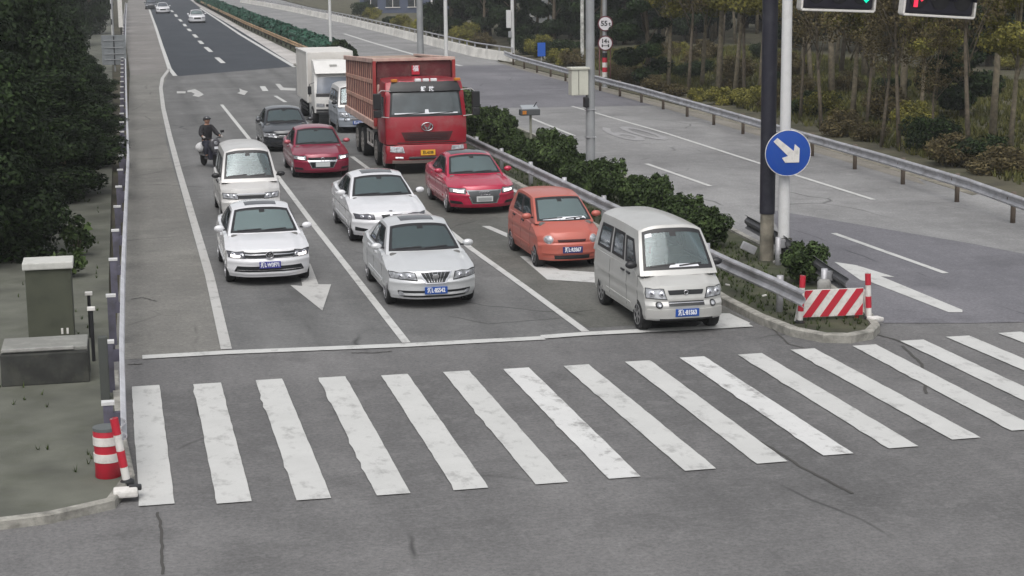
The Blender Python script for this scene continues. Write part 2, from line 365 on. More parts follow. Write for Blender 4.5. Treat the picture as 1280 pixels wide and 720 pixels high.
# zebra crossing: far edge and near edge of each bar, as surveyed
far = [(182, 483), (259, 480), (336, 475), (415, 472), (493, 469), (570, 465), (645, 461), (720, 457), (797, 452), (865, 447), (937, 443), (1003, 437), (1080, 432), (1140, 426), (1197, 421)]
near = [(196, 632), (293, 629), (393, 625), (492, 619), (590, 612), (690, 605), (781, 598), (876, 588), (965, 579), (1048, 569), (1130, 560), (1208, 549), (1282, 538), (1352, 527), (1420, 516), ]
far += [(1262, 416), (1325, 411)]; near += [(1490, 505), (1560, 494)]
for i, (a, b) in enumerate(zip(far, near)):
    a, b = G(*a), G(*b); w = .215; R2 = random.Random(i)
    bm = bmesh.new(); N_ = 26; prev = None
    for k in range(N_+1):
        t = k/N_; p = a.lerp(b, t); jl = R2.uniform(-.006, .006)-(.02 if R2.random() < .08 else 0); jr = R2.uniform(-.006, .006)
        q = (bm.verts.new((p.x-w+jl, p.y+R2.uniform(-.01, .01)*(k in (0, N_)), ZM)), bm.verts.new((p.x+w+jr, p.y, ZM)))
        if prev: bm.faces.new((prev[0], prev[1], q[1], q[0]))
        prev = q
    bmesh.ops.recalc_face_normals(bm, faces=bm.faces)
    for f in bm.faces:
        if f.normal.z < 0: f.normal_flip()
    tag(obj('crosswalk_stripe', bm, P_WEAR if i in (9, 6) else P_WHITE), kind='structure')
line('stop_line', [G(178, 447), G(285, 441), G(508, 432), G(600, 427), G(680, 423)], .3)
line('stop_line', [G(678, 422), G(732, 418), G(850, 412), G(938, 407)], .3, P_WHITE, .016)
line('edge_line', [G(x, y) for x, y in ((283, 437), (262, 345), (240, 270), (224, 215), (212, 170), (204, 135), (201, 110), (203, 98), (211, 87))], .19, P_WORN)
line('edge_line', [G(x, y) for x, y in ((219, 95), (212, 86), (203, 60), (195, 35), (186, 10), (183, 2))], .26)
line('lane_line', [G(x, y) for x, y in ((508, 429), (440, 342), (395, 285), (350, 225), (310, 172), (277, 131))], .15)
line('lane_line', [G(x, y) for x, y in ((732, 415), (660, 362), (590, 312), (528, 262), (440, 196))], .15)
line('lane_line', [G(x, y) for x, y in ((357, 128), (344, 120))], .18)
line('lane_line', [G(x, y) for x, y in ((332, 114), (328, 108))], .3)
for a, b in (((279, 79), (271, 72)), ((264, 65), (257, 59)), ((253, 55), (249, 51)), ((246, 47), (242, 43)), ((238, 39), (235, 36)), ((232, 33), (230, 30)), ((227, 27), (224, 24)), ((221, 21), (219, 18)), ((216, 15), (214, 13)), ((211, 10), (209, 8))):
    line('lane_dash', [G(*a), G(*b)], .34)
line('edge_line', [G(x, y) for x, y in ((369, 84), (335, 64), (300, 43), (276, 27), (250, 10))], .3)
line('edge_line', [(11.0, 5.5), (10.9, 12), (10.95, 30), (11, 60), (11.05, 85)], .14)
poly('hatched_corner', [(893, 393), (912, 393), (938, 405), (930, 409), (870, 409), (880, 403)], P_WHITE, .020)
line('lane_line', [G(x, y) for x, y in ((715, 133), (830, 166), (948, 204), (1000, 221), (1092, 250))], .15)
line('lane_line', [G(430+x/5.33, y/5.33) for x, y in ((0, 225), (180, 282), (480, 368), (780, 440))], .3)
line('lane_dash', [G(808, 205), G(888, 233)], .15); line('lane_dash', [G(1042, 292), G(1182, 342)], .15); line('lane_dash', [G(664, 148), G(718, 170)], .15)
for x, y in ((384, 43), (363, 35), (346, 29), (332, 23)):
    line('lane_dash', [G(x-3, y-2), G(x+3, y+1.5)], .4)
poly('arrow_marking', [(1043, 328), (1070, 332), (1119, 347), (1101, 346), (1203, 388), (1203, 391), (1186, 391), (1088, 353), (1076, 351)])
poly('arrow_marking', [(403, 389), (363, 357), (378, 358), (372, 330), (388, 330), (398, 356), (414, 356)], P_WORN)
poly('arrow_marking', [(650, 321), (660, 321), (700, 338), (745, 341), (745, 354), (684, 350)])
poly('arrow_marking', [(602, 283), (612, 283), (634, 292), (634, 297)], P_WORN)
def pix5(lst, ox, oy, s): return [(ox+x/s, oy+y/s) for x, y in lst]
poly('arrow_marking', pix5([(1090, 85), (1150, 75), (1190, 95), (1220, 118), (1180, 138), (1130, 128), (1150, 112), (1120, 98), (1090, 100)], 64, 100, 6.4), P_WORN)
poly('arrow_marking', pix5([(1005, 92), (1075, 92), (1075, 108), (1005, 108)], 64, 100, 6.4), P_WORN)
poly('arrow_marking', pix5([(315, 590), (335, 600), (372, 610), (350, 635), (300, 622), (320, 612)], 240, 0, 5.33), P_WORN)
poly('arrow_marking', pix5([(555, 560), (585, 560), (610, 585), (690, 590), (690, 605), (590, 602)], 240, 0, 5.33), P_WORN)
M_CRACK = mat('crack_tar', (.06, .057, .053), .9)
def crack(pix, w):
    P_ = [G(*p) for p in pix]; rs = random.Random(int(pix[0][0])); out = []
    for a, b in zip(P_, P_[1:]):
        for k in range(8): q = a.lerp(b, k/8); out.append((q.x+rs.uniform(-.013, .013), q.y+rs.uniform(-.02, .02)))
    out.append(P_[-1][:2]); line('road_crack', out, w, M_CRACK, .004)
crack([(928, 541), (965, 560), (1000, 583), (1066, 617)], .045); crack([(1128, 432), (1152, 455), (1158, 492)], .05)
crack([(197, 640), (202, 664), (203, 718)], .035); crack([(955, 400), (985, 430), (1010, 436)], .03); crack([(1088, 416), (1118, 424), (1150, 438)], .05)
crack([(165, 374), (178, 372), (196, 377)], .05); crack([(440, 441), (472, 441), (490, 439)], .04); crack([(160, 456), (178, 455)], .05); crack([(840, 490), (880, 520), (935, 548)], .02); crack([(560, 395), (610, 405), (700, 398)], .02)
rt = text_mesh('speed_marking', '60', 1.9, P_FAINT, None, (*G(792, 168)[:2], ZM), (0, 0, 0), 1.0, .0005, .02); rt.scale = (1.0, 4.2, 1); tag(rt, kind='structure')

# ------------------------------------------------------------------ vehicles
def interp(tab):
    xs = [a for a, b in tab]; ys = [b for a, b in tab]
    def f(x):
        return float(np.interp(x, xs, ys))
    def g(x):   # lightly smoothed
        return (f(x-.06)+2*f(x)+f(x+.06))/4
    return g
def wheel(parent, x, y, r, w, spokes=5, rimm=M_RIM, side=1, hub=None):
    bm = bmesh.new(); h = w/2
    lathe(bm, [(r*.6, -h), (r*.92, -h), (r, -h*.6), (r, h*.6), (r*.92, h), (r*.6, h)], 28, 'X')
    ty = obj('wheel', bm, M_TYRE, parent, True, .6); ty.location = (x, y, r)
    bm = bmesh.new(); s = side
    lathe(bm, [(r*.66, s*(h-.02)), (r*.66, s*(h+.006)), (r*.6, s*(h+.008)), (r*.58, s*(h-.05))], 28, 'X')
    lathe(bm, [(r*.17, s*(h-.04)), (r*.17, s*(h+.004)), (r*.08, s*(h+.01))], 12, 'X')
    for k in range(spokes):
        a = 2*math.pi*k/spokes+.3
        box(bm, (s*(h-.012), math.cos(a)*r*.37, math.sin(a)*r*.37), (.03, r*.5, r*.13 if spokes < 9 else r*.07), 0, Matrix.Rotation(a, 3, 'X'))
    rm = obj('rim', bm, rimm, ty)
    dk = latheo('brake_disc', [(r*.57, s*(h-.07)), (r*.57, s*(h-.055))], M_ARCH, ty, 20, 'X')
    return ty

class Body:
    """lower body (box 1) and greenhouse (box 2) as smooth deformations of boxes; y=0 is the front bumper, +y to the tail"""
    def __init__(s, p):
        s.p = p; s.L = p['L']; s.hw = p['W']/2; s.top = interp(p['top']); s.zb = p.get('zb', .2)
        s.fp = interp(p['front']); s.rp = interp(p.get('rear', [(.2, .1), (.5, 0), (.9, .05), (1.1, .12)]))
        s.side = interp(p.get('side', [(.2, .93), (.35, .985), (.6, 1), (.8, .985), (1.0, .93), (1.3, .9)]))
        s.pf = p.get('pf', .40); s.pr = p.get('pr', .22); s.crown = p.get('crown', .07)
    def D1(s, u, v, w, ztop=None):
        y0 = v*s.L; a = abs(u)
        zt = s.top(y0)-s.crown*a**5
        z = s.zb+w*(zt-s.zb)
        yf = s.pf*a**s.p.get('pfe', 3.2)+s.fp(z); yr = s.L-s.pr*a**3.5-s.rp(z)
        y = yf+(yr-yf)*v
        tp = 1-.05*math.exp(-(y/.5)**2)-.05*math.exp(-((s.L-y)/.5)**2)
        if s.p.get('crease', 1):
            k = w**6*(1/(1+math.exp((y-1.3)/.12)))          # pressed lines of the bonnet
            z += k*(.016*math.exp(-((a-.62)/.07)**2)+.010*math.exp(-((a-.0)/.3)**2)-.012*math.exp(-((a-.8)/.06)**2))
            tp += .014*math.exp(-((z-.74)/.03)**2)-.012*math.exp(-((z-.62)/.07)**2)+.012*math.exp(-((z-.34)/.04)**2)
            y -= (1-v)**8*(.022*math.exp(-((z-.52)/.035)**2)-.015*math.exp(-((z-.59)/.02)**2)+.02*math.exp(-((z-.27)/.03)**2))
        return Vector((u*s.hw*s.side(z)*tp, y, z))
    def front(s, x, z):
        zz = z; u = x/s.hw/.95
        zt = s.top(0)-s.crown*abs(u)**5
        return s.D1(max(-1, min(1, u)), 0, (z-s.zb)/(zt-s.zb))
    def sidef(s, y, z, sg):
        v = y/s.L
        for _ in range(3):
            zt = s.top(v*s.L)-s.crown; w = (z-s.zb)/(zt-s.zb); q = s.D1(sg, v, w); v += (y-q.y)/s.L
        return s.D1(sg, v, w)
    def topf(s, x, y):
        u = x/s.hw/.93; v = y/s.L
        for _ in range(3):
            q = s.D1(u, v, 1); v += (y-q.y)/s.L
        return s.D1(u, v, 1)
    def D2(s, u, v, w):
        g = s.p['cab']; a = abs(u)
        # g: base z, windscreen base y, roof front y, roof rear y, tail base y, roof z, half width base, half width roof
        zr = g['zr']-g.get('arch', .05)*(2*v-1)**2*(1 if v < .5 else g.get('arch_r', 1))-g.get('crown', .045)*a**g.get('ce', 3)
        z = g['z0']+w*(zr-g['z0'])
        k = w**1.0
        yf = g['yw']+(g['yf']-g['yw'])*k+g.get('wc', .16)*a**2.6-g.get('bulge', .03)*math.sin(math.pi*w)
        yr = g['yt']+(g['yr']-g['yt'])*k-g.get('rc', .12)*a**2.6+g.get('bulge', .03)*math.sin(math.pi*w)
        y = yf+(yr-yf)*v
        hwv = g['hb']+(g['hr']-g['hb'])*(w**1.25)
        hwv *= 1-g.get('tf', .05)*(1-v)**2.5-g.get('tr', .04)*v**3
        return Vector((u*hwv, y, z))
def gridbox(Dfn, nu, nv, nw, skip=None):
    bm = bmesh.new()
    def cl(n): return [.5-.5*math.cos(math.pi*i/n) for i in range(n+1)]
    cu = [2*t-1 for t in cl(nu)]; cv = [.75*a+.25*b for a, b in zip([i/nv for i in range(nv+1)], cl(nv))]; cw = cl(nw)
    def face(A, B, fn, kd=None):
        g = [[bm.verts.new(fn(a, b)) for b in B] for a in A]
        for i in range(len(A)-1):
            for j in range(len(B)-1):
                if skip and skip(kd, A[i], A[i+1], B[j], B[j+1]): continue
                bm.faces.new((g[i][j], g[i+1][j], g[i+1][j+1], g[i][j+1]))
    for s_ in (0, 1):
        face(cu, cw, lambda a, b: Dfn(a, s_, b), ('f', 'r')[s_]); face(cu, cv, lambda a, b: Dfn(a, b, s_), ('b', 't')[s_]); face(cv, cw, lambda a, b: Dfn(2*s_-1, a, b), 's')
    bmesh.ops.remove_doubles(bm, verts=bm.verts, dist=.0008); bmesh.ops.recalc_face_normals(bm, faces=bm.faces)
    return bm
def patch(fn, c, n, m_, off=.006, back=.02):
    """solid slab that follows surface fn(a,b) inside the quad c of parameter corners, standing `off` proud"""
    bm = bmesh.new(); e = 1e-3
    def P(s_, t):
        a = (c[0][0]*(1-s_)+c[1][0]*s_)*(1-t)+(c[3][0]*(1-s_)+c[2][0]*s_)*t
        b = (c[0][1]*(1-s_)+c[1][1]*s_)*(1-t)+(c[3][1]*(1-s_)+c[2][1]*s_)*t
        return a, b
    F_, B_ = [], []
    for i in range(n+1):
        f_, b_ = [], []
        for j in range(m_+1):
            a, b = P(i/n, j/m_); p = fn(a, b); da = fn(a+e, b)-fn(a-e, b); db = fn(a, b+e)-fn(a, b-e)
            nn = da.cross(db)
            nn = nn.normalized() if nn.length > 1e-12 else Vector((0, -1, 0))
            f_.append((p, nn))
        F_.append(f_)
    return F_
def patch_mesh(F_, cen, off, back):
    bm = bmesh.new(); n = len(F_)-1; m_ = len(F_[0])-1
    f = [[None]*(m_+1) for _ in range(n+1)]; b = [[None]*(m_+1) for _ in range(n+1)]
    for i in range(n+1):
        for j in range(m_+1):
            p, nn = F_[i][j]
            if nn.dot(p-cen) < 0: nn = -nn
            f[i][j] = bm.verts.new(p+nn*off); b[i][j] = bm.verts.new(p-nn*back)
    for i in range(n):
        for j in range(m_):
            bm.faces.new((f[i][j], f[i+1][j], f[i+1][j+1], f[i][j+1])); bm.faces.new((b[i][j], b[i][j+1], b[i+1][j+1], b[i+1][j]))
    for i in range(n):
        bm.faces.new((f[i][0], b[i][0], b[i+1][0], f[i+1][0])); bm.faces.new((f[i][m_], f[i+1][m_], b[i+1][m_], b[i][m_]))
    for j in range(m_):
        bm.faces.new((f[0][j], f[0][j+1], b[0][j+1], b[0][j])); bm.faces.new((f[n][j], b[n][j], b[n][j+1], f[n][j+1]))
    bmesh.ops.recalc_face_normals(bm, faces=bm.faces)
    return bm
CEN1 = Vector((0, 2.2, .5))
def pobj(name, fn, c, m, parent, off=.006, back=.02, n=8, m_=5, cen=CEN1):
    o = obj(name, patch_mesh(patch(fn, c, n, m_), cen, off, back), m, parent, True, .8)
    return o
def ring_obj(name, fn, q, ex, ew, m, parent, off, cen, inn=.02, inw=.02):
    """black seal round a window quad q: reaches ex,ew outside and inn,inw inside it"""
    (a0, b0), (a1, b0_), (a2, b1), (a3, b1_) = q
    O = [(a0-ex, b0-ew), (a1+ex, b0-ew), (a2+ex, b1+ew), (a3-ex, b1+ew)]; I = [(a0+inn, b0+inw), (a1-inn, b0+inw), (a2-inn, b1-inw), (a3+inn, b1-inw)]
    out = bmesh.new()
    for k in range(4):
        l = (k+1) % 4; g = patch_mesh(patch(fn, [O[k], O[l], I[l], I[k]], 10, 2), cen, off, .02)
        me = bpy.data.meshes.new('tmp'); g.to_mesh(me); g.free(); out.from_mesh(me); bpy.data.meshes.remove(me)
    return obj(name, out, m, parent, True, .8)
SEE = {}
def clear_glass(film):
    """see-through tinted glass with a pale layer painted in for reflected sky; the argument is its share"""
    if film in SEE: return SEE[film]
    m = bpy.data.materials.new('clear_glass'); m.use_nodes = True; SEE[film] = m
    t = m.node_tree; N = t.nodes.new; L = t.links.new; t.nodes.remove(t.nodes['Principled BSDF'])
    tr = N('ShaderNodeBsdfTransparent'); tr.inputs[0].default_value = (.74, .8, .79, 1); gl = N('ShaderNodeBsdfGlossy'); gl.inputs['Roughness'].default_value = .06; gl.inputs[0].default_value = (.9, .95, 1, 1)
    fr = N('ShaderNodeFresnel'); fr.inputs[0].default_value = 1.6; mx = N('ShaderNodeMixShader'); L(fr.outputs[0], mx.inputs[0]); L(tr.outputs[0], mx.inputs[1]); L(gl.outputs[0], mx.inputs[2])
    df = N('ShaderNodeBsdfDiffuse'); df.inputs[0].default_value = (.42, .49, .48, 1); m2 = N('ShaderNodeMixShader'); m2.inputs[0].default_value = film  # pale diffuse share imitates the sky mirrored in the glass
    L(mx.outputs[0], m2.inputs[1]); L(df.outputs[0], m2.inputs[2]); L(m2.outputs[0], t.nodes['Material Output'].inputs['Surface'])
    return m
M_SEAT = mat('seat_cloth', (.34, .32, .29), .9); M_DASH = mat('dashboard_grey', (.13, .13, .125), .7)
def interior(t, B, p):
    g = p['cab']; hw = g['hb']-.1; zb_ = g['z0']
    boxo('cabin_floor', (0, (g['yw']+g['yt'])/2, .36), (2*hw, g['yt']-g['yw']-.3, .05), M_INT, t)
    boxo('dashboard', (0, g['yw']+.34, zb_-.06), (2*hw, .55, .2), M_DASH, t, .06)
    sw = latheo('steering_wheel', [(.175, -.012), (.185, 0), (.175, .012), (.16, .0)], M_TRIM, t, 20, 'Y', (0, 0, 0)); sw.location = (.36, g['yw']+.72, zb_+.05); sw.rotation_euler = (-.5, 0, 0)
    ys = max(g['yf']+.25, g['yw']+1.15)
    for yy in (ys, ys+.9):
        if yy > g['yt']-.5: continue
        for s in (-1, 1):
            st = boxo('seat', (s*.36, yy-.15, .55), (.48, .5, .16), M_SEAT, t, .05)
            boxo('seat_back', (s*.36, yy+.12, .85), (.46, .14, .62), M_SEAT, st, .05, Matrix.Rotation(-.18, 3, 'X'))
            boxo('headrest', (s*.36, yy+.2, 1.23), (.25, .1, .17), M_SEAT, st, .04)
def disc(name, fn, cx, cz, r, m, parent, off=.01, rz=None, cen=CEN1, back=.02):
    rz = rz or r; bm = bmesh.new(); n = 20
    cpt = fn(cx, cz)
    def ring(k, o):
        out = []
        for i in range(n):
            a = 2*math.pi*i/n; p = fn(cx+k*r*math.cos(a), cz+k*rz*math.sin(a)); out.append(bm.verts.new(p+Vector((0, -o, 0))))
        return out
    rs = [ring(1, -back), ring(1, off*.6), ring(.85, off), ring(.4, off*1.5)]
    for a, b in zip(rs, rs[1:]):
        for i in range(n): bm.faces.new((a[i], a[(i+1) % n], b[(i+1) % n], b[i]))
    bm.faces.new(rs[-1]); bm.faces.new(rs[0][::-1]); bmesh.ops.recalc_face_normals(bm, faces=bm.faces)
    return obj(name, bm, m, parent, True, 1)
def cut_arches(o, cuts):
    """wheel arches cut out of the body mesh"""
    bm = bmesh.new()
    for (x0, x1, y, z, r) in cuts: lathe(bm, [(r, x0), (r, x1)], 32, 'X', (0, y, z))
    c = obj('cut', bm, M_ARCH)
    md = o.modifiers.new('b', 'BOOLEAN'); md.operation = 'DIFFERENCE'; md.solver = 'EXACT'; md.object = c
    try: md.material_mode = 'TRANSFER'
    except Exception: pass
    bpy.context.view_layer.update()
    me = bpy.data.meshes.new_from_object(o.evaluated_get(bpy.context.evaluated_depsgraph_get()))
    o.modifiers.clear(); o.data = me; bpy.data.objects.remove(c)
    me.set_sharp_from_angle(angle=math.radians(38))

def make_car(name, label, cat, loc, p, rz=0, group=None):
    """loc = middle of the front bumper on the ground; the car faces -y"""
    t = thing(name, label, cat, (loc[0], loc[1], 0), rz, group)
    B = Body(p); pm = p['paint']; wy1, wy2 = p['axles']; wr = p.get('wr', .31); hw = B.hw
    g = p['cab']; see = p.get('see', True)
    body = obj('body', gridbox(B.D1, 40, 60, 30), pm, t, True)
    cut_arches(body, [(s*(hw-.26), s*(hw+.2), y, wr+.01, wr+.055) for s in (-1, 1) for y in (wy1, wy2)])
    w0, w1, wu = p.get('wind', (.16, .93, .9))
    def skip(kd, a0, a1, b0, b1):
        if kd == 'f': return a0 > -wu+.01 and a1 < wu-.01 and b0 > w0 and b1 < w1
        if kd == 'r': return a0 > -.84 and a1 < .84 and b0 > .22 and b1 < .88
        if kd == 'b': return True
        if kd == 's':
            for (v0, v1, c0, c1, q0, q1) in p['side_windows']:
                if a0 > v0+max(0, q0)*b1 and a1 < v1+min(0, q1)*b1 and b0 > c0 and b1 < c1: return True
        return False
    if see:
        bm = bmesh.new(); bm.from_mesh(body.data)
        dl = [f for f in bm.faces if f.normal.z > .7 and g['yw']+.22 < f.calc_center_median().y < g['yt']-.18 and abs(f.calc_center_median().x) < g['hb']-.07 and f.calc_center_median().z > .85]
        bmesh.ops.delete(bm, geom=dl, context='FACES'); bm.to_mesh(body.data); bm.free(); interior(t, B, p)
    cab = obj('roof', gridbox(B.D2, 40, 60, 30, skip if see else None), p.get('roof_paint', pm), t, True); cab.data.set_sharp_from_angle(angle=math.radians(50))
    boxo('underbody_shade', (0, B.L/2+.05, .21), (hw*1.4, B.L*.78, .18), M_ARCH, t)  # underbody box, set low and black to deepen the shade beneath the car
    for s in (-1, 1):
        for y in (wy1, wy2): wheel(t, s*(hw-.115), y, wr, .2, p.get('spokes', 5), p.get('rim', M_RIM), s)
    cen2 = Vector((0, (g['yf']+g['yr'])/2, (g['z0']+g['zr'])/2-.2))
    fw = lambda a, b: B.D2(a, 0, b)
    ring_obj('windscreen_seal', fw, [(-wu, w0), (wu, w0), (wu-.005, w1), (-wu+.005, w1)], .03, .035, M_TRIM, t, .009, cen2, .045, .045)
    ws = pobj('windscreen', fw, [(-wu, w0), (wu, w0), (wu-.01, w1), (-wu+.01, w1)], clear_glass(p.get('film', .05)) if see else p.get('glass', M_WIND), t, .006, -.003, 14, 8, cen2)
    if p.get('sticker'): pobj('sticker', fw, [(-wu+.06, w1-.12), (-wu+.25, w1-.12), (-wu+.25, w1-.04), (-wu+.06, w1-.04)], M_PWHITE, ws, .011, .0, 3, 2, cen2)
    if p.get('mirror_in', 1): pobj('inner_mirror', fw, [(-.09, w1-.13), (.09, w1-.13), (.09, w1-.03), (-.09, w1-.03)], M_TRIM, ws, .011, .0, 3, 2, cen2)
    if p.get('papers'): 
        for k, (a0, a1, b0, b1) in enumerate(p['papers']):
            pobj('dashboard_paper', fw, [(a0, w0+b0), (a1, w0+b0+.01), (a1-.04, w0+b1), (a0+.05, w0+b1)], M_PWHITE, ws, .010, .0, 4, 2, cen2)
    for (a0, a1) in ((-.75, -.08), (.02, .62)):
        pobj('wiper', fw, [(a0, w0+.015), (a1, w0+.06), (a1, w0+.085), (a0, w0+.045)], M_TRIM, t, .02, -.012, 6, 1, cen2)
    for s in (-1, 1):
        fs = lambda a, b, s=s: B.D2(s, a, b)
        for (v0, v1, b0, b1, q0, q1) in p['side_windows']:
            ring_obj('window_seal', fs, [(v0, b0), (v1, b0), (v1+q1, b1), (v0+q0, b1)], .012, .03, M_TRIM, t, .008, cen2, .022, .045)
            pobj('window', fs, [(v0, b0), (v1, b0), (v1+q1, b1), (v0+q0, b1)], clear_glass(.03) if see else M_GLASS, t, .005, -.003, 8, 5, cen2)
        sf = lambda a, b, s=s: B.sidef(a, b, s)
        for y in p.get('seams', ()):
            pobj('door_seam', sf, [(y, .27), (y+.012, .27), (y+.012, B.top(y)-.1), (y, B.top(y)-.1)], M_SEAM, t, .0015, .01, 1, 8)
        for y in p.get('handles', ()):
            zz = B.top(y)-.16
            pobj('door_handle', sf, [(y, zz), (y+.19, zz+.005), (y+.19, zz+.035), (y, zz+.03)], p.get('handle_mat', pm), t, .03, .0, 4, 2)
        if p.get('sill', 1): pobj('side_moulding', sf, [(wy1+.42, .4), (wy2-.42, .41), (wy2-.42, .45), (wy1+.42, .44)], p.get('mould', pm), t, .012, .0, 10, 1)
        # mirror
        mp = B.D2(s, 0, .0); my = g['yw']+p.get('my', .42); mz = g['z0']+p.get('mz', .14)
        bm = bmesh.new(); bmesh.ops.create_uvsphere(bm, u_segments=14, v_segments=8, radius=1)
        bmesh.ops.scale(bm, vec=(.11, .07, .07), verts=bm.verts)
        for v in bm.verts: v.co.y = max(v.co.y, -.075) if v.co.y < 0 else min(v.co.y, .03)
        mo = obj('mirror', bm, p.get('mirror', pm), t, True); mo.location = (s*(hw+.055), my, mz)
        boxo('mirror_arm', (-s*.1, .01, -.035), (.12, .05, .03), M_TRIM, mo, .01)
    bm = bmesh.new()
    fr = lambda a, b: B.D2(a, 1, b)
    pobj('rear_window', fr, [(-.86, .2), (.86, .2), (.86, .9), (-.86, .9)], clear_glass(.03) if see else M_GLASS, t, .006, -.003, 10, 5, cen2)
    if p.get('sunroof'):
        rf = lambda a, b: B.D2(a, b, 1)
        a, b0, b1 = p['sunroof']
        pobj('sunroof', rf, [(-a, b0), (a, b0), (a, b1), (-a, b1)], mat('sunroof_glass', (.03, .03, .035), .08), t, .006, .01, 8, 4, cen2)
    # hood seam
    if p.get('hood_seam'):
        y1 = p['hood']; tf = lambda a, b: B.topf(a, b)
        for s in (-1, 1): pobj('hood_seam', tf, [(s*hw*.74, .16), (s*(hw*.74+.012), .16), (s*(hw*.86+.012), y1), (s*hw*.86, y1)], M_SEAM, t, .0015, .01, 1, 8)
    ff = B.front
    for it in p['face']:
        kind, nm, m = it[0], it[1], it[2]
        if kind == 'q':      # quad, optional mirror
            pts = it[3]; mir = it[4]; off = it[5] if len(it) > 5 else .008
            for s in ((1, -1) if mir else (1,)):
                hd = pobj(nm, ff, [(s*a, b) for a, b in pts], m, t, off, .03, 10, 4)
                if nm == 'headlight':
                    cx = sum(a for a, b in pts)/4; cz = sum(b for a, b in pts)/4; e_ = .014
                    pobj('headlight_seal', ff, [(s*(a+(e_ if a > cx else -e_)), b+(e_ if b > cz else -e_)) for a, b in pts], M_SEAM, hd, off-.006, .03, 10, 4)
                    rr = min(.052, (pts[2][1]-pts[1][1])*.42)
                    for dx in (-.09, .07): disc('reflector', ff, s*(cx+dx), cz+.004+dx*.12, rr, mat('reflector_bright', (.75, .76, .8), .15, .7), hd, off+.008, cen=CEN1)
                    for dx in (-.09, .07): disc('bulb', ff, s*(cx+dx), cz+.004+dx*.12, rr*.55, mat('bulb_dark', (.13, .13, .15), .1, .3), hd, off+.016, cen=CEN1)
        elif kind == 'd':
            for s in ((1, -1) if it[6] else (1,)): disc(nm, ff, s*it[3], it[4], it[5], m, t, it[7] if len(it) > 7 else .012)
    if p.get('plate'):
        s_, z, pmt, tmt = p['plate']; yy = B.front(0, z).y-.03
        pl = boxo('number_plate', (0, yy, z), (.44, .02, .14), pmt, t, .006)
        if s_: text_mesh('plate_text', s_, .115, tmt, pl, (0, yy-.014, z), sx=.72, depth=.003, bold=.004)
    # tail lamps
    for s in (-1, 1):
        z = B.top(B.L)-.18
        boxo('tail_lamp', (s*(hw-.2), B.L-.07-B.rp(z)-.1, z), (.26, .16, .14), mat('tail_red', (.4, .01, .01), .2), t, .03)
    return t, B

SED_TOP = [(0, .75), (.1, .79), (.5, .88), (1.2, .97), (1.6, .98), (3.6, .98), (4.0, 1.03), (4.5, 1.02), (4.7, .97)]
SED_FR = [(.2, .06), (.3, .01), (.5, 0), (.66, .02), (.74, .06), (.8, .12), (.9, .2)]
def sedan(**k):
    L_ = k.get('L', 4.6)
    p = dict(L=L_, W=1.78, top=SED_TOP, front=SED_FR, axles=(.88, 3.5), wr=.315, hood=1.15,
             cab=dict(z0=.90, yw=1.08, yf=1.92, yr=3.15, yt=4.12, zr=1.48, hb=.81, hr=.63, crown=.085, ce=2.6),
             side_windows=[(.1, .46, .16, .86, .03, 0), (.49, .8, .16, .86, 0, -.02)], seams=(1.3, 2.4, 3.35), handles=(2.05, 3.0))
    p.update(k); return p
PW = paint('paint_white', (.68, .68, .7), 0, .24, .8, .14); PS = paint('paint_silver', (.6, .61, .62), .25, .34, .6, .15)
PR = paint('paint_crimson', (.24, .01, .04), .15, .28); PRB = paint('paint_red_bright', (.42, .012, .05), .1, .26, dirt=.1); PO = paint('paint_coral', (.45, .115, .085), .1, .42, .3, .2)
PB = paint('paint_black', (.03, .033, .04), .2, .25); PSV = paint('paint_van_silver', (.49, .487, .47), .2, .38, .4, .25); PV2 = paint('paint_van_pale', (.55, .54, .53), .15, .42, .3, .35)
PBL = paint('paint_blue_grey', (.32, .35, .39), .3, .4, .3, .35)
FA = Vector
def emblem_ring(parent, x, y, z, r, m=M_CHROME, n=20, th=.012):
    bm = bmesh.new(); rings = []
    for i in range(n):
        a = 2*math.pi*i/n; c = Vector((math.cos(a), 0, math.sin(a)))
        rings.append([bm.verts.new(c*(r+th*math.cos(b))+Vector((0, th*math.sin(b), 0))) for b in (0, math.pi/2, math.pi, 1.5*math.pi)])
    for i in range(n):
        p, q = rings[i], rings[(i+1) % n]
        for k in range(4): bm.faces.new((p[k], p[(k+1) % 4], q[(k+1) % 4], q[k]))
    bmesh.ops.recalc_face_normals(bm, faces=bm.faces)
    o = obj('emblem', bm, m, parent, True); o.location = (x, y, z); return o

# white sedan at the front of the first lane
t, B = make_car('sedan', 'white sedan with dark sunroof, first in the left lane ahead of the pale minivan', 'car', (2.72, 8.6), sedan(
    paint=PW, W=1.76, film=.17, sunroof=(.55, .12, .42), spokes=5, face=[
        ('q', 'grille', M_GRILLE, [(-.5, .61), (.5, .61), (.53, .715), (-.53, .715)], False),
        ('q', 'headlight', M_LENSD, [(.5, .60), (.80, .61), (.82, .715), (.53, .715)], True, .012),
        ('q', 'lit_headlight', M_LIT, [(.60, .612), (.76, .615), (.76, .665), (.60, .655)], True, .026),
        ('q', 'grille_bar', M_CHROME, [(-.5, .602), (.5, .602), (.5, .613), (-.5, .613)], False, .016),
        ('q', 'grille_bar', M_CHROME, [(-.5, .66), (.5, .66), (.5, .672), (-.5, .672)], False, .014),
        ('q', 'intake', M_GRILLE, [(-.72, .31), (.72, .31), (.66, .43), (-.66, .43)], False),
        ('q', 'intake_trim', M_CHROME, [(-.66, .345), (.66, .345), (.66, .357), (-.66, .357)], False, .014)],
    plate=('\u6d59L\u00b7W3F71', .46, mat('plate_violet', (.05, .05, .25), .4), M_PWHITE)))
y = B.front(0, .66).y-.02
latheo('emblem', [(.07, 0), (.07, -.02)], M_TRIM, t, 20, 'Y', (0, y, .668)); emblem_ring(t, 0, y-.03, .668, .072)
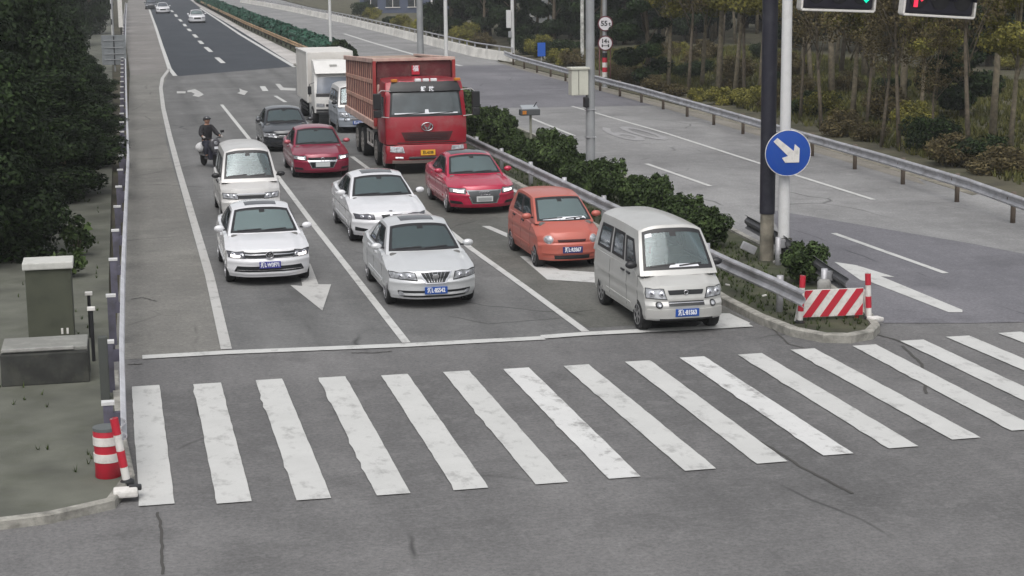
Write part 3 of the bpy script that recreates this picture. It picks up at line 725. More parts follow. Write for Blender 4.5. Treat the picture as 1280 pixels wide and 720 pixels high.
text_mesh('emblem', 'V', .085, M_CHROME, t, (0, y-.03, .697), depth=.004, bold=.004); text_mesh('emblem', 'W', .085, M_CHROME, t, (0, y-.03, .645), depth=.004, bold=.004)

# silver sedan at the front of the middle lane
t, B = make_car('sedan', 'silver sedan at the front of the middle lane with a fan shaped black grille', 'car', (5.6, 5.25), sedan(
    paint=PS, W=1.74, L=4.5, axles=(.86, 3.45), sunroof=(.55, .14, .5), glass=glass('windscreen_shaded', (.06, .068, .075)),
    top=[(0, .73), (.12, .78), (.5, .87), (1.2, .98), (1.6, .98), (3.6, .98), (4.0, 1.03), (4.45, 1.0)],
    face=[
        ('q', 'headlight', M_LENS, [(.36, .57), (.80, .60), (.83, .705), (.40, .70)], True, .014),
        ('q', 'grille_frame', M_CHROME, [(-.2, .51), (.2, .51), (.33, .72), (-.33, .72)], False, .012),
        ('q', 'grille', M_GRILLE, [(-.17, .525), (.17, .525), (.29, .705), (-.29, .705)], False, .018)] +
        [('q', 'grille_bar', M_CHROME, [(x, .53), (x+.006, .53), (x*1.7+.006, .70), (x*1.7, .70)], False, .022) for x in (-.13, -.08, -.035, .02, .065, .11)] +
        [('q', 'intake', M_GRILLE, [(-.7, .33), (.7, .33), (.7, .37), (-.7, .37)], False),
        ('q', 'lower_grille', M_GRILLE, [(-.62, .245), (.62, .245), (.66, .275), (-.66, .275)], False),
        ('d', 'fog_lamp', M_LENS, .66, .3, .05, True)],
    plate=('\u6d59L\u00b78S542', .375, M_PLATE, M_PWHITE)))
em = latheo('emblem', [(.05, 0), (.05, -.01), (.03, -.014)], M_CHROME, t, 20, 'Y', (0, B.front(0, .64).y-.025, .64)); em.scale = (1.3, 1, 1)
# white sedan behind it
t, B = make_car('sedan', 'white sedan with twin kidney grilles and panoramic roof standing behind the silver sedan', 'car', (6.0, 13.5), sedan(
    paint=PW, W=1.84, film=.07, L=4.9, axles=(.86, 3.85), hood=1.35, sunroof=(.6, .12, .5), spokes=10, glass=glass('windscreen_teal', (.085, .105, .11)),
    top=[(0, .74), (.12, .79), (.5, .88), (1.4, 1.0), (1.8, .99), (3.9, 1.0), (4.3, 1.05), (4.85, 1.03)],
    cab=dict(z0=.92, yw=1.3, yf=2.15, yr=3.45, yt=4.4, zr=1.48, hb=.84, hr=.65, crown=.085, ce=2.6),
    seams=(1.5, 2.65, 3.65), handles=(2.3, 3.3),
    face=[('q', 'grille_surround', M_CHROME, [(.02, .56), (.2, .58), (.27, .715), (.02, .715)], True, .012),
        ('q', 'kidney_grille', M_GRILLE, [(.035, .575), (.19, .592), (.25, .70), (.035, .70)], True, .017),
        ('q', 'headlight', M_LENSD, [(.4, .60), (.8, .61), (.83, .705), (.42, .695)], True, .012),
        ('q', 'intake', M_GRILLE, [(-.42, .27), (.42, .27), (.46, .38), (-.46, .38)], False),
        ('q', 'side_intake', M_GRILLE, [(.52, .3), (.82, .32), (.82, .41), (.56, .37)], True)],
    plate=('\u6d59L\u00b7A0166', .4, M_PLATE, M_PWHITE)))
latheo('emblem', [(.045, 0), (.045, .012), (.02, .015)], M_CHROME, t, 20, 'Z', (0, B.topf(0, .12).y+.02, B.topf(0, .14).z+.002))
# crimson sedan further back
t, B = make_car('sedan', 'dark crimson sedan with lit headlights in front of the black sedan', 'car', (5.9, 27.0), sedan(
    paint=PR, W=1.76, L=4.5, wr=.32, glass=M_WIND, mirror=mat('mirror_pinkish', (.4, .08, .1), .3, .1, coat=.6),
    face=[('q', 'grille_wing', M_CHROME, [(-.34, .34), (.34, .34), (.47, .6), (-.47, .6)], False, .01),
        ('q', 'grille', M_GRILLE, [(-.32, .355), (.32, .355), (.45, .66), (-.45, .66)], False, .017),
        ('q', 'headlight', M_LENS, [(.5, .58), (.83, .62), (.84, .71), (.52, .70)], True, .014),
        ('q', 'lit_headlight', M_LIT, [(.55, .61), (.72, .625), (.72, .675), (.57, .665)], True, .03),
        ('q', 'side_intake', M_GRILLE, [(.6, .28), (.82, .3), (.82, .36), (.6, .35)], True)],
    plate=('', .45, mat('paper_plate', (.5, .52, .52), .6), M_PWHITE)))
emblem_ring(t, 0, B.front(0, .6).y-.03, .6, .06)
# black sedan
t, B = make_car('sedan', 'black sedan behind the crimson sedan, its hood reflecting the grey daylight', 'car', (5.65, 35.3), sedan(
    paint=PB, W=1.76, L=4.6, glass=glass('windscreen_pale', (.16, .17, .18)),
    face=[('q', 'grille', M_GRILLE, [(-.35, .5), (.35, .5), (.4, .66), (-.4, .66)], False), ('q', 'grille_bar', M_CHROME, [(-.36, .58), (.36, .58), (.36, .6), (-.36, .6)], False, .014),
        ('q', 'headlight', M_LENS, [(.42, .52), (.83, .55), (.85, .68), (.46, .665)], True, .014), ('q', 'intake', M_TRIM, [(-.6, .27), (.6, .27), (.64, .36), (-.64, .36)], False)],
    plate=('\u6d59L\u00b7760K3', .42, M_PLATE, M_PWHITE)))
# bright red hatch-back saloon in the right lane
t, B = make_car('sedan', 'bright red sedan with a hexagonal grey grille, behind the small coral hatchback', 'car', (9.1, 17.7), sedan(
    paint=PRB, film=.1, W=1.80, L=4.45, axles=(.86, 3.5), wr=.33, spokes=10, roof_paint=PRB, glass=glass('windscreen_sky', (.1, .12, .13)), sunroof=(.82, .08, .8),
    rim=mat('bright_alloy', (.6, .6, .62), .3, .6),
    face=[('q', 'grille_frame', M_CHROME, [(-.34, .3), (.34, .3), (.48, .66), (-.48, .66)], False, .012),
        ('q', 'grille', mat('grille_grey', (.12, .125, .13), .35, .6), [(-.31, .325), (.31, .325), (.44, .635), (-.44, .635)], False, .018),
        ('q', 'headlight', M_LENS, [(.5, .57), (.84, .6), (.85, .70), (.5, .69)], True, .014),
        ('q', 'lit_headlight', M_LIT, [(.54, .60), (.76, .62), (.76, .665), (.54, .65)], True, .03),
        ('q', 'side_intake', M_GRILLE, [(.56, .29), (.84, .3), (.84, .38), (.6, .36)], True)],
    plate=('', .43, mat('dealer_plate', (.55, .56, .56), .5), M_PWHITE)))
yy = B.front(0, .57).y-.035
for x in (-.105, -.035, .035, .105): emblem_ring(t, x, yy, .575, .045, th=.008)
boxo('plate_inset', (0, B.front(0, .43).y-.045, .43), (.36, .012, .08), mat('plate_inset_grey', (.28, .29, .29), .6), t)
# small coral city car
t, B = make_car('hatchback', 'small coral orange hatchback with round headlights waiting behind the silver minivan', 'car', (9.22, 8.85), dict(
    L=3.55, W=1.46, zb=.2, paint=PO, axles=(.62, 2.95), wr=.27, crown=.10, pf=.3,
    top=[(0, .78), (.1, .86), (.35, .95), (.9, 1.02), (2.6, 1.04), (3.55, 1.02)], front=[(.2, .05), (.35, 0), (.55, .01), (.7, .05), (.85, .14), (1, .25)],
    cab=dict(z0=.93, yw=.55, yf=1.35, yr=3.1, yt=3.45, zr=1.5, hb=.69, hr=.55, crown=.05, wc=.14), wind=(.13, .92, .9),
    side_windows=[(.1, .44, .2, .86, .05, 0), (.48, .8, .2, .86, 0, .02)], seams=(.95, 1.9, 2.75), handles=(1.6, 2.5), hood=.6, film=.13, glass=M_WIND,
    papers=[(-.3, .75, .0, .1), (-.75, -.2, .0, .05)], handle_mat=M_TRIM, rear=[(.2, .06), (.5, 0), (1.1, .06)],
    face=[('d', 'headlight_bezel', mat('bezel_pink', (.5, .2, .17), .3), .5, .655, .105, True, .014), ('d', 'headlight', M_LENS, .5, .655, .088, True, .03),
          ('q', 'mouth_grille', mat('mouth_dark', (.05, .01, .01), .6), [(-.3, .6), (.3, .6), (.32, .655), (-.32, .655)], False, .006),
          ('q', 'bumper', PO, [(-.62, .36), (.62, .36), (.62, .54), (-.62, .54)], False, .03),
          ('q', 'intake', M_GRILLE, [(-.4, .24), (.4, .24), (.4, .32), (-.4, .32)], False, .01)],
    plate=('\u6d59L\u00b7R3S67', .44, mat('plate_dark', (.02, .03, .13), .4), M_PWHITE)))
# silver minivan at the stop line
VAN = dict(L=3.85, W=1.52, zb=.26, axles=(.62, 3.1), wr=.29, crown=.05, pf=.2, pfe=4,
    top=[(0, .86), (.1, .93), (.3, 1.0), (.6, 1.09), (.8, 1.1), (3.85, 1.1)], front=[(.25, .04), (.35, 0), (.52, .0), (.6, .04), (.8, .08), (.95, .14), (1.1, .2)],
    cab=dict(z0=1.0, yw=.42, yf=1.0, yr=3.55, yt=3.82, zr=1.86, hb=.735, hr=.60, crown=.1, ce=3.2, wc=.06, arch=.03, tf=.02, tr=.04, bulge=.02, rc=.06), wind=(.15, .9, .88),
    side_windows=[(.07, .27, .2, .74, .04, 0), (.32, .56, .2, .76, 0, 0), (.62, .9, .2, .76, 0, 0)], seams=(.62, 1.3, 2.45), handles=(1.08, 1.45), rear=[(.2, .06), (.5, 0), (1.8, .06)],
    side=[(.2, .95), (.4, .985), (.65, 1), (.9, .985), (1.1, .965), (1.4, .94)], hood=.45, my=.36, mz=.16, handle_mat=M_TRIM, spokes=6, rim=mat('steel_rim', (.3, .3, .3), .5, .6))
def van(**k):
    p = dict(VAN); p['cab'] = dict(VAN['cab']); p.update(k); return p
vf = [('q', 'headlight', M_LENS, [(.36, .64), (.68, .66), (.68, .82), (.41, .80)], True, .012),
      ('q', 'upper_grille', M_GRILLE, [(-.3, .71), (.3, .71), (.33, .79), (-.33, .79)], False), ('q', 'lower_grille', M_GRILLE, [(-.33, .52), (.33, .52), (.33, .6), (-.33, .6)], False),
      ('q', 'grille_bar', M_CHROME, [(-.33, .56), (.33, .56), (.33, .57), (-.33, .57)], False, .014),
      ('d', 'fog_lamp_bezel', M_GRILLE, .5, .54, .062, True, .01), ('d', 'fog_lamp', M_LENS, .5, .54, .042, True, .025)]
t, B = make_car('minivan', 'silver minivan first in the right lane, nearest the striped board', 'van', (9.5, 1.75),
    van(paint=PSV, mirror=M_TRIM, W=1.5, L=3.9, film=.08, sticker=1, glass=glass('windscreen_van', (.085, .098, .11)), papers=[(-.25, .55, .0, .07)], face=vf + [('q', 'bumper', PSV, [(-.68, .29), (.68, .29), (.68, .46), (-.68, .46)], False, .035), ('q', 'intake', M_TRIM, [(-.5, .27), (.5, .27), (.5, .3), (-.5, .3)], False, .02)], plate=('\u6d59L\u00b781S63', .40, M_PLATE, M_PWHITE)))
emb = emblem_ring(t, 0, B.front(0, .75).y-.02, .75, .035)
t, B = make_car('minivan', 'pale grey minivan directly behind the white sedan with the sunroof', 'van', (3.05, 18.1),
    van(paint=PV2, mirror=M_TRIM, W=1.58, L=4.0, axles=(.64, 3.2), glass=M_WIND2, face=[('q', 'headlight', M_LENS, [(.34, .62), (.70, .64), (.70, .76), (.36, .74)], True, .012),
    ('q', 'upper_grille', M_GRILLE, [(-.34, .62), (.34, .62), (.34, .7), (-.34, .7)], False), ('q', 'grille_bar', M_CHROME, [(-.36, .72), (.36, .72), (.36, .745), (-.36, .745)], False, .015), ('q', 'intake', M_GRILLE, [(-.4, .34), (.4, .34), (.4, .44), (-.4, .44)], False)],
    plate=('\u6d59L\u00b72D906', .52, M_PLATE, M_PWHITE)))
t, B = make_car('minivan', 'blue grey minivan half hidden between the white box truck and the red dump truck', 'van', (8.95, 41.6),
    van(paint=PBL, roof_paint=PV2, W=1.56, mirror=M_TRIM, face=vf, plate=('\u6d59L\u00b75C220', .42, M_PLATE, M_PWHITE)))
# far traffic
fface = [('q', 'grille', M_GRILLE, [(-.4, .45), (.4, .45), (.4, .66), (-.4, .66)], False), ('q', 'headlight', M_LENS, [(.5, .54), (.83, .56), (.85, .68), (.5, .66)], True, .012)]
p = G(247, 29)
make_car('sedan', 'white sedan approaching far up the road, right of the lane dashes', 'car', (p.x, p.y), sedan(paint=PW, W=1.85, face=fface, glass=M_WIND, see=False))
p = G(204, 17)
make_car('sedan', 'distant white car left of the lane dashes far up the road', 'car', (p.x, p.y), sedan(paint=PW, W=1.85, face=fface, glass=M_WINDD, see=False))
p = G(194, 13)
make_car('sedan', 'tiny distant dark car beside the far white car near the left edge line', 'car', (p.x-.4, p.y+6), sedan(paint=PB, W=1.8, face=fface, glass=M_WINDD, see=False))

# ------------------------------------------------------------------ red dump truck
def dump_truck(X, Y):
    t = thing('dump_truck', 'red dump truck with ribbed tipper body and black visor, tallest vehicle in the right lane', 'truck', (X, Y, 0))
    red = paint('truck_red', (.29, .008, .02), .05, .35, .5, .3); dred = mat('tipper_red', (.095, .012, .017), .7, var=.3, vscale=1.5, dirt=((.22, .13, .11), .5, 2))
    rib = mat('tipper_dusty', (.46, .25, .19), .8, var=.3, vscale=2.5, dirt=((.42, .33, .27), .7, 1.8)); rail_ = mat('tipper_rim', (.5, .36, .31), .8, var=.2, vscale=2, dirt=((.3, .1, .09), .5, 3))
    hw = 1.24
    P_ = dict(L=2.1, W=2.68, zb=.95, top=[(0, 2.9), (2.1, 2.95)], front=[(.9, .02), (1.2, 0), (1.7, .03), (1.8, .06), (2.45, .2), (2.7, .3), (2.95, .5)], rear=[(.9, 0), (3, .02)], side=[(.9, .985), (1.3, 1), (1.8, 1), (2.5, .96), (2.95, .9)], crown=.05, pf=.16, pr=.05, pfe=4, cab={})
    B = Body(P_); cab = obj('cab', gridbox(B.D1, 18, 16, 20), red, t, True); ff = B.front
    ce = Vector((0, 1, 1.9))
    def q(nm, m, pts, mir=False, off=.012, back=.04, par=t):
        for s in ((1, -1) if mir else (1,)): o = pobj(nm, ff, [(s*a, b) for a, b in pts], m, par, off, back, 14, 6, ce)
        return o
    q('windscreen_seal', M_TRIM, [(-1.15, 1.82), (1.15, 1.82), (1.11, 2.6), (-1.11, 2.6)])
    ws = q('windscreen', glass('truck_windscreen', (.05, .062, .066)), [(-1.09, 1.88), (1.09, 1.88), (1.05, 2.54), (-1.05, 2.54)], off=.02)
    q('dashboard_paper', M_PWHITE, [(-1.0, 1.89), (1.0, 1.89), (1.0, 1.93), (-1.0, 1.93)], off=.024, back=0, par=ws)
    q('dashboard_paper', M_PWHITE, [(-.05, 1.93), (.08, 1.93), (.06, 2.03), (-.04, 2.03)], off=.024, back=0, par=ws)
    q('visor', M_TRIM, [(-1.15, 2.56), (1.15, 2.56), (1.08, 2.82), (-1.08, 2.82)], off=.10, back=.05)
    for s, ch in ((-.12, '\u89e3'), (.14, '\u653e')):
        p = ff(s, 2.66); text_mesh('visor_text', ch, .17, M_PWHITE, t, (s+.05, p.y-.12, 2.66), depth=.004, bold=.004, rot=(math.radians(68), 0, 0))
    for x in (-1.0, -.25, 0.0, .25, 1.0): 
        o = boxo('marker_lamp', (x+.05, ff(.0, 2.84).y-.02, 2.93), (.2, .12, .09), M_WHITE if abs(x) < .5 else M_AMBER, t, .02)
    for (a, b) in ((-.9, -.05), (.05, .85)): q('wiper', M_TRIM, [(a, 1.87), (b, 1.92), (b, 1.94), (a, 1.89)], off=.035, back=-.022)
    gd = mat('truck_grille', (.06, .008, .01), .6)
    q('grille', gd, [(-.7, 1.06), (.7, 1.06), (.82, 1.34), (-.82, 1.34)], off=.008)
    for z in (1.08, 1.14, 1.2, 1.26): q('grille_bar', M_TRIM, [(-.62, z), (.62, z), (.64, z+.014), (-.64, z+.014)], off=.02, back=0)
    q('panel_seam', M_SEAM, [(-.95, .99), (.95, .99), (.95, 1.02), (-.95, 1.02)], off=.004)
    yb = ff(0, 1.5).y
    em = emblem_ring(t, 0, yb-.04, 1.5, .14, th=.02); em.scale = (1.25, 1, .9)
    for s in (-1, 1): obj('emblem', prism([(s*.01, 1.4), (s*.05, 1.4), (s*.13, 1.58), (s*.08, 1.58), (s*.05, 1.5), (s*.01, 1.5)], yb-.05, yb-.02, 'XZ'), M_CHROME, t)
    # bumper
    P2 = dict(L=.9, W=2.7, zb=.36, top=[(0, .93), (1, .93)], front=[(.36, .1), (.5, .0), (.8, 0), (.93, .05)], rear=[(0, 0), (3, 0)], side=[(0, 1), (3, 1)], crown=.02, pf=.2, pr=.0, pfe=4, cab={})
    B2 = Body(P2); bo = obj('bumper', gridbox(B2.D1, 16, 6, 8), red, t, True); bo.location.y = -.05
    f2 = B2.front; c2 = Vector((0, .5, .6))
    def q2(nm, m, pts, mir=False, off=.012, par=bo):
        for s in ((1, -1) if mir else (1,)): pobj(nm, f2, [(s*a, b) for a, b in pts], m, par, off, .04, 10, 4, c2)
    q2('headlight', M_LENS, [(.72, .70), (1.16, .74), (1.16, .91), (.78, .88)], True, .02)
    q2('step_slot', M_TRIM, [(-.6, .5), (.6, .5), (.6, .57), (-.6, .57)])
    q2('bumper_lip', mat('bumper_dusty', (.3, .24, .22), .7), [(-1.1, .37), (1.1, .37), (1.1, .46), (-1.1, .46)], off=.02)
    q2('fog_lamp', M_LENS, [(.78, .52), (1.02, .53), (1.02, .6), (.78, .6)], True)
    pl = boxo('number_plate', (0, f2(0, .7).y-.09, .7), (.46, .02, .17), M_PYEL, t, .005)
    text_mesh('plate_text', '\u6d59L-6S188', .12, M_TRIM, pl, (0, f2(0, .7).y-.103, .7), sx=.66, bold=.003)
    # doors, steps
    for s in (-1, 1):
        sf = lambda a, b, s=s: B.sidef(a, b, s)
        pobj('side_window', sf, [(.42, 1.8), (1.35, 1.8), (1.35, 2.42), (.52, 2.42)], M_GLASS, t, .01, .02, 8, 5, ce)
        for y in (.3, 1.45): pobj('door_seam', sf, [(y, 1.0), (y+.015, 1.0), (y+.015, 2.5), (y, 2.5)], M_SEAM, t, .003, .01, 1, 8, ce)
        boxo('step', (s*1.12, .6, .78), (.2, .7, .3), mat('step_grey', (.2, .18, .17), .7, dirt=((.3, .24, .2), .5, 3)), t, .04)
        boxo('air_duct', (s*1.16, 2.18, 1.9), (.14, .16, 1.6), rail_, t, .03)
        mo = boxo('mirror', (s*1.56, -.02, 2.32), (.25, .12, .5), M_TRIM, t, .03); boxo('mirror', (s*1.56, -.02, 1.94), (.25, .12, .24), M_TRIM, t, .03)
        tubeo('mirror_arm', [(s*1.12, .15, 2.62), (s*1.42, 0, 2.66), (s*1.53, -.02, 2.56), (s*1.53, -.02, 1.85), (s*1.18, .1, 1.8)], .02, mat('mirror_arm_grey', (.4, .38, .37), .5), t, 6)
    # chassis and wheels
    boxo('chassis', (0, 4.9, .95), (.95, 8.6, .3), mat('chassis_dark', (.06, .055, .05), .8, dirt=((.2, .17, .14), .6, 2)), t, .02)
    wm = mat('truck_rim', (.34, .32, .3), .6, .3, dirt=((.2, .17, .14), .6, 4))
    def tw(y, dual):
        for s in (-1, 1):
            w = wheel(t, s*(1.05 if not dual else .93), y, .51, .3 if not dual else .58, 8, wm, s)
    tw(1.25, 0); tw(3.05, 0); tw(6.15, 1); tw(7.5, 1)
    for s in (-1, 1):
        gm = mat('guard_grey', (.5, .48, .46), .7, dirt=((.18, .15, .13), .6, 3))
        for z in (.55, 1.0): boxo('side_guard', (s*1.15, 4.6, z), (.05, 1.5, .07), gm, t, .01)
        for y in (3.9, 4.6, 5.3): boxo('side_guard', (s*1.15, y, .78), (.05, .07, .46), gm, t, .01)
        latheo('fuel_tank', [(.24, -.5), (.27, -.46), (.27, .46), (.24, .5)], gm, t, 16, 'Y', (s*.82, 4.6, .8))
        for y in (1.25, 3.05): 
            bm = bmesh.new()
            for k in range(8):
                a0 = math.pi*k/8; a1 = math.pi*(k+1)/8
                vs = [bm.verts.new((s*1.2, y+.6*math.cos(a), .51+.6*math.sin(a))) for a in (a0, a1)]+[bm.verts.new((s*.8, y+.6*math.cos(a), .51+.6*math.sin(a))) for a in (a1, a0)]
                bm.faces.new(vs)
            bmesh.ops.remove_doubles(bm, verts=bm.verts, dist=.001); o = obj('mudguard', bm, M_TRIM, t); so_ = o.modifiers.new('s', 'SOLIDIFY'); so_.thickness = .03
    # tipper body: floor, front board, ribbed sides, rim
    y0, y1, z0, z1 = 2.35, 9.8, 1.35, 3.46; X2 = 1.3; SL = -.26/7.45
    boxo('tipper_floor', (0, (y0+y1)/2, z0+.06), (2*X2-.1, y1-y0-.1, .12), dred, t)
    fb = boxo('front_board', (0, y0+.04, (z0+z1)/2+.02), (2*X2-.14, .08, z1-z0), dred, t)
    boxo('front_frame', (0, y0-.02, z1+.02), (2*X2+.1, .16, .09), rail_, fb, .01)
    for s in (-1, 1): boxo('front_frame', (s*X2, y0-.02, (z0+z1)/2), (.1, .16, z1-z0), paint('frame_red', (.3, .03, .03), 0, .6, 0), fb, .01)
    lg = boxo('logo_board', (.05, y0-.04, 3.13), (.26, .03, .3), M_RED, fb, .01)
    text_mesh('logo_text', '\u798f', .2, M_PWHITE, lg, (.05, y0-.06, 3.17), bold=.004)
    def zt(y): return z1+(y-y0)*SL
    boxo('tailgate', (0, y1-.04, (z0+zt(y1))/2), (2*X2-.14, .08, zt(y1)-z0), dred, t)
    rot = Matrix.Rotation(math.atan(SL), 3, 'X'); yc = (y0+y1)/2
    for s in (-1, 1):
        xa, xb = sorted((s*(X2-.09), s*(X2-.03)))
        sp = obj('side_board', prism([(y0, z0), (y1, z0), (y1, zt(y1)), (y0, zt(y0))], xa, xb, 'YZ'), dred, t)
        bm = bmesh.new(); n = 15
        for k in range(n+1):
            yy = y0+.1+(y1-y0-.2)*k/n; box(bm, (s*(X2-.025), yy, (z0+zt(yy))/2), (.016, .16, zt(yy)-z0-.06), .003, seg=1)
        obj('side_ribs', bm, rib, sp)
        bm = bmesh.new()
        for f in (.34, .67): box(bm, (s*(X2-.018), yc, z0+f*(zt(yc)-z0)), (.03, y1-y0-.05, .14), .01, seg=1, rot=Matrix.Rotation(math.atan(SL*f), 3, 'X'))
        obj('side_ribs', bm, rib, sp)
        boxo('top_rim', (s*(X2-.02), yc, zt(yc)), (.14, y1-y0+.1, .15), rail_, sp, .02, rot)
        boxo('bottom_rim', (s*(X2-.02), yc, z0+.02), (.14, y1-y0+.05, .22), rail_, sp, .02)
    ld = mat('sand_load', (.34, .25, .2), .95, var=.3, vscale=2, bump=.6)
    boxo('load', (0, yc, (z0+z1)/2-.02), (2*X2-.24, y1-y0-.22, z1-z0-.4), ld, t, .12)
    return t
dump_truck(9.22, 27.2)

def box_truck(X, Y):
    t = thing('box_truck', 'white box truck behind the dump truck with a pale cargo box taller than its cab', 'truck', (X, Y, 0))
    wh = paint('truck_white', (.66, .65, .63), 0, .4, .3, .2); bx = mat('cargo_white', (.62, .6, .57), .6, dirt=((.35, .32, .28), .3, 1))
    P_ = dict(L=1.55, W=1.78, zb=.5, top=[(0, 2.1), (.4, 2.16), (1.6, 2.16)], front=[(.4, 0), (1.1, .02), (1.3, .06), (2.0, .3), (2.1, .36)], rear=[(0, 0), (3, 0)], side=[(0, .97), (1.2, 1), (1.8, .95), (2.2, .9)], crown=.05, pf=.12, pr=.0, pfe=4, cab={})
    B = Body(P_); obj('cab', gridbox(B.D1, 14, 12, 14), wh, t, True); ce = Vector((0, .8, 1.3))
    def q(nm, m, pts, mir=False, off=.01):
        for s in ((1, -1) if mir else (1,)): pobj(nm, B.front, [(s*a, b) for a, b in pts], m, t, off, .03, 10, 5, ce)
    q('windscreen', M_WIND2, [(-.76, 1.3), (.76, 1.3), (.72, 1.95), (-.72, 1.95)])
    q('cowl', M_TRIM, [(-.78, 1.16), (.78, 1.16), (.78, 1.29), (-.78, 1.29)])
    q('headlight', M_LENS, [(.46, .74), (.78, .76), (.78, .9), (.46, .88)], True, .02)
    q('grille', M_GRILLE, [(-.4, .76), (.4, .76), (.4, .86), (-.4, .86)]); q('bumper', M_TRIM, [(-.8, .5), (.8, .5), (.8, .66), (-.8, .66)], off=.04)
    em = emblem_ring(t, 0, B.front(0, 1.0).y-.02, 1.0, .08)
    boxo('number_plate', (0, -.07, .58), (.42, .02, .13), M_PLATE, t)
    # roof fairing
    fa = obj('roof_fairing', prism([(.1, 2.1), (.16, 2.16), (.85, 2.6), (1.5, 2.62), (1.5, 2.1)], -.8, .8, 'YZ'), wh, t)
    bv = fa.modifiers.new('b', 'BEVEL'); bv.width = .06; bv.segments = 3
    boxo('fairing_badge', (0, .5, 2.42), (.3, .02, .1), mat('badge_grey', (.3, .3, .28), .5), fa, .004, Matrix.Rotation(math.radians(-58), 3, 'X'))
    bo = boxo('cargo_box', (0, 4.0, 1.86), (1.9, 4.6, 2.1), bx, t, .03)
    for s in (-1, 1):
        boxo('box_edge', (s*.95, 4.0, 2.9), (.06, 4.64, .07), wh, bo, .01)
        boxo('box_edge', (s*.95, 1.7, 1.86), (.06, .06, 2.1), wh, bo, .01)
        for z in (.45, .62, .78): boxo('side_guard', (s*.9, 3.2, z), (.05, 2.0, .06), M_TRIM, t)
        boxo('mirror', (s*1.06, -.05, 1.45), (.16, .08, .34), M_TRIM, t, .03)
        tubeo('mirror_arm', [(s*.85, .1, 1.75), (s*1.06, -.05, 1.7), (s*1.06, -.05, 1.2)], .015, M_TRIM, t, 6)
        for y in (.75, 4.9): wheel(t, s*.78, y, .38, .24 if y < 2 else .36, 6, M_RIM, s)
    boxo('chassis', (0, 3.4, .62), (.8, 5.6, .22), M_ARCH, t)
    return t
box_truck(8.55, 45.6)
# ------------------------------------------------------------------ guard rails
def wbeam(bm, pts, side=1, z0=.0):
    """W profile: traffic face towards +x*side"""
    prof = [(0, -.155), (.055, -.12), (.06, -.09), (.0, -.03), (.0, .03), (.06, .09), (.055, .12), (0, .155), (-.012, .155), (.042, .115), (.046, .09), (-.014, .03), (-.014, -.03), (.046, -.09), (.042, -.115), (-.012, -.155)]
    prev = None; pts = [Vector(p) for p in pts]
    for i, p in enumerate(pts):
        d = (pts[min(i+1, len(pts)-1)]-pts[max(i-1, 0)]); d.z = 0; d.normalize(); n = Vector((d.y, -d.x, 0))*side
        r = [bm.verts.new(p+n*a+Vector((0, 0, b))) for a, b in prof]
        if prev:
            for k in range(len(r)): bm.faces.new((prev[k], prev[(k+1) % len(r)], r[(k+1) % len(r)], r[k]))
        else: bm.faces.new(r)
        prev = r
    bm.faces.new(prev[::-1]); bmesh.ops.recalc_face_normals(bm, faces=bm.faces)
def along(pts, step, start=0):
    pts = [Vector(p) for p in pts]; out = []; s = start
    for a, b in zip(pts, pts[1:]):
        L_ = (b-a).length
        while s <= L_: out.append(a.lerp(b, s/L_)); s += step
        s -= L_
    return out
def resample(pts, step):
    o = along(pts, step); o.append(Vector(pts[-1])); return o
def guard_rail(name, label, pts, zc, side, beam_m, post_m, step=4, post='tube', ph=.85, off=.14, start=1, group=None, cap=None):
    t = thing(name, label, 'guard rail', tuple(pts[0][:2])+(0,), 0, group); o = Vector((pts[0][0], pts[0][1], 0))
    P_ = [Vector((p[0], p[1], zc))-o for p in pts]
    bm = bmesh.new(); wbeam(bm, P_, side); obj('beam', bm, beam_m, t, True, .5)
    for p in along(P_, step, start)[:100]:
        q = Vector((p.x-side*off, p.y, 0))
        if post == 'tube': bm = tube(bmesh.new(), [(q.x, q.y, -.1), (q.x, q.y, ph)], .065, 10)
        else: bm = bmesh.new(); box(bm, (q.x, q.y, ph/2-.05), (.13, .13, ph+.1))
        bmesh.ops.recalc_face_normals(bm, faces=bm.faces); po = obj('post', bm, post_m, t)
        bm = bmesh.new(); box(bm, (p.x-side*off*.45, p.y, zc), (off*.9, .1, .18)); obj('spacer', bm, post_m, po)
        if cap: bm = bmesh.new(); box(bm, (q.x, q.y, ph+.02), (.17, .15, .04)); obj('cap', bm, cap, po)
    return t
M_BEAML = mat('rail_blueish', (.54, .54, .57), .45, .15, var=.15, vscale=2, dirt=((.3, .3, .3), .4, 3)); M_PILL = mat('post_violet', (.1, .095, .13), .7, var=.3, vscale=3, dirt=((.05, .05, .04), .6, 5))
guard_rail('guard_rail', 'long pale guard rail along the left shoulder beside the dark trees', [(-.33, -5.0), (-.33, -.24), (-.28, 5.6), (-.22, 10.65), (-.09, 20.8), (.02, 29.3), (.15, 54), (.45, 103), (1.11, 186), (1.8, 260)], .66, 1, M_BEAML, M_PILL, 4, 'box', .86, .17, .6, cap=M_POLE_W)
RR = [(21.0, 10), (21.7, 15.5), (22.1, 22), (22.4, 29), (22.9, 38.8), (23.5, 52.5), (23.85, 68), (24.35, 83.4), (24.8, 88)]
guard_rail('guard_rail', 'long steel guard rail along the far right roadside in front of the woodland', RR, .62, -1, M_GALV, mat('post_rusty', (.11, .085, .065), .8), 4, 'tube', .78, .16, 2.5)
MR = [(11.5, 1.2), (11.5, 2.6), (11.42, 4.9), (11.4, 14.3), (11.35, 28), (11.4, 60), (11.5, 88)]
guard_rail('guard_rail', 'steel guard rail on the left edge of the planted median', MR, .62, -1, M_GALV, M_GALV, 4, 'tube', .78, .15, 1.6)
guard_rail('guard_rail', 'short dark guard rail at the right edge of the median nose', [(12.9, 2.7), (13.1, 4.2), (13.65, 8), (13.9, 11)], .56, 1, mat('rail_dark', (.09, .09, .095), .6, .2, dirt=((.2, .18, .15), .4, 4)), M_GALV, 4, 'tube', .7, .15, 1)
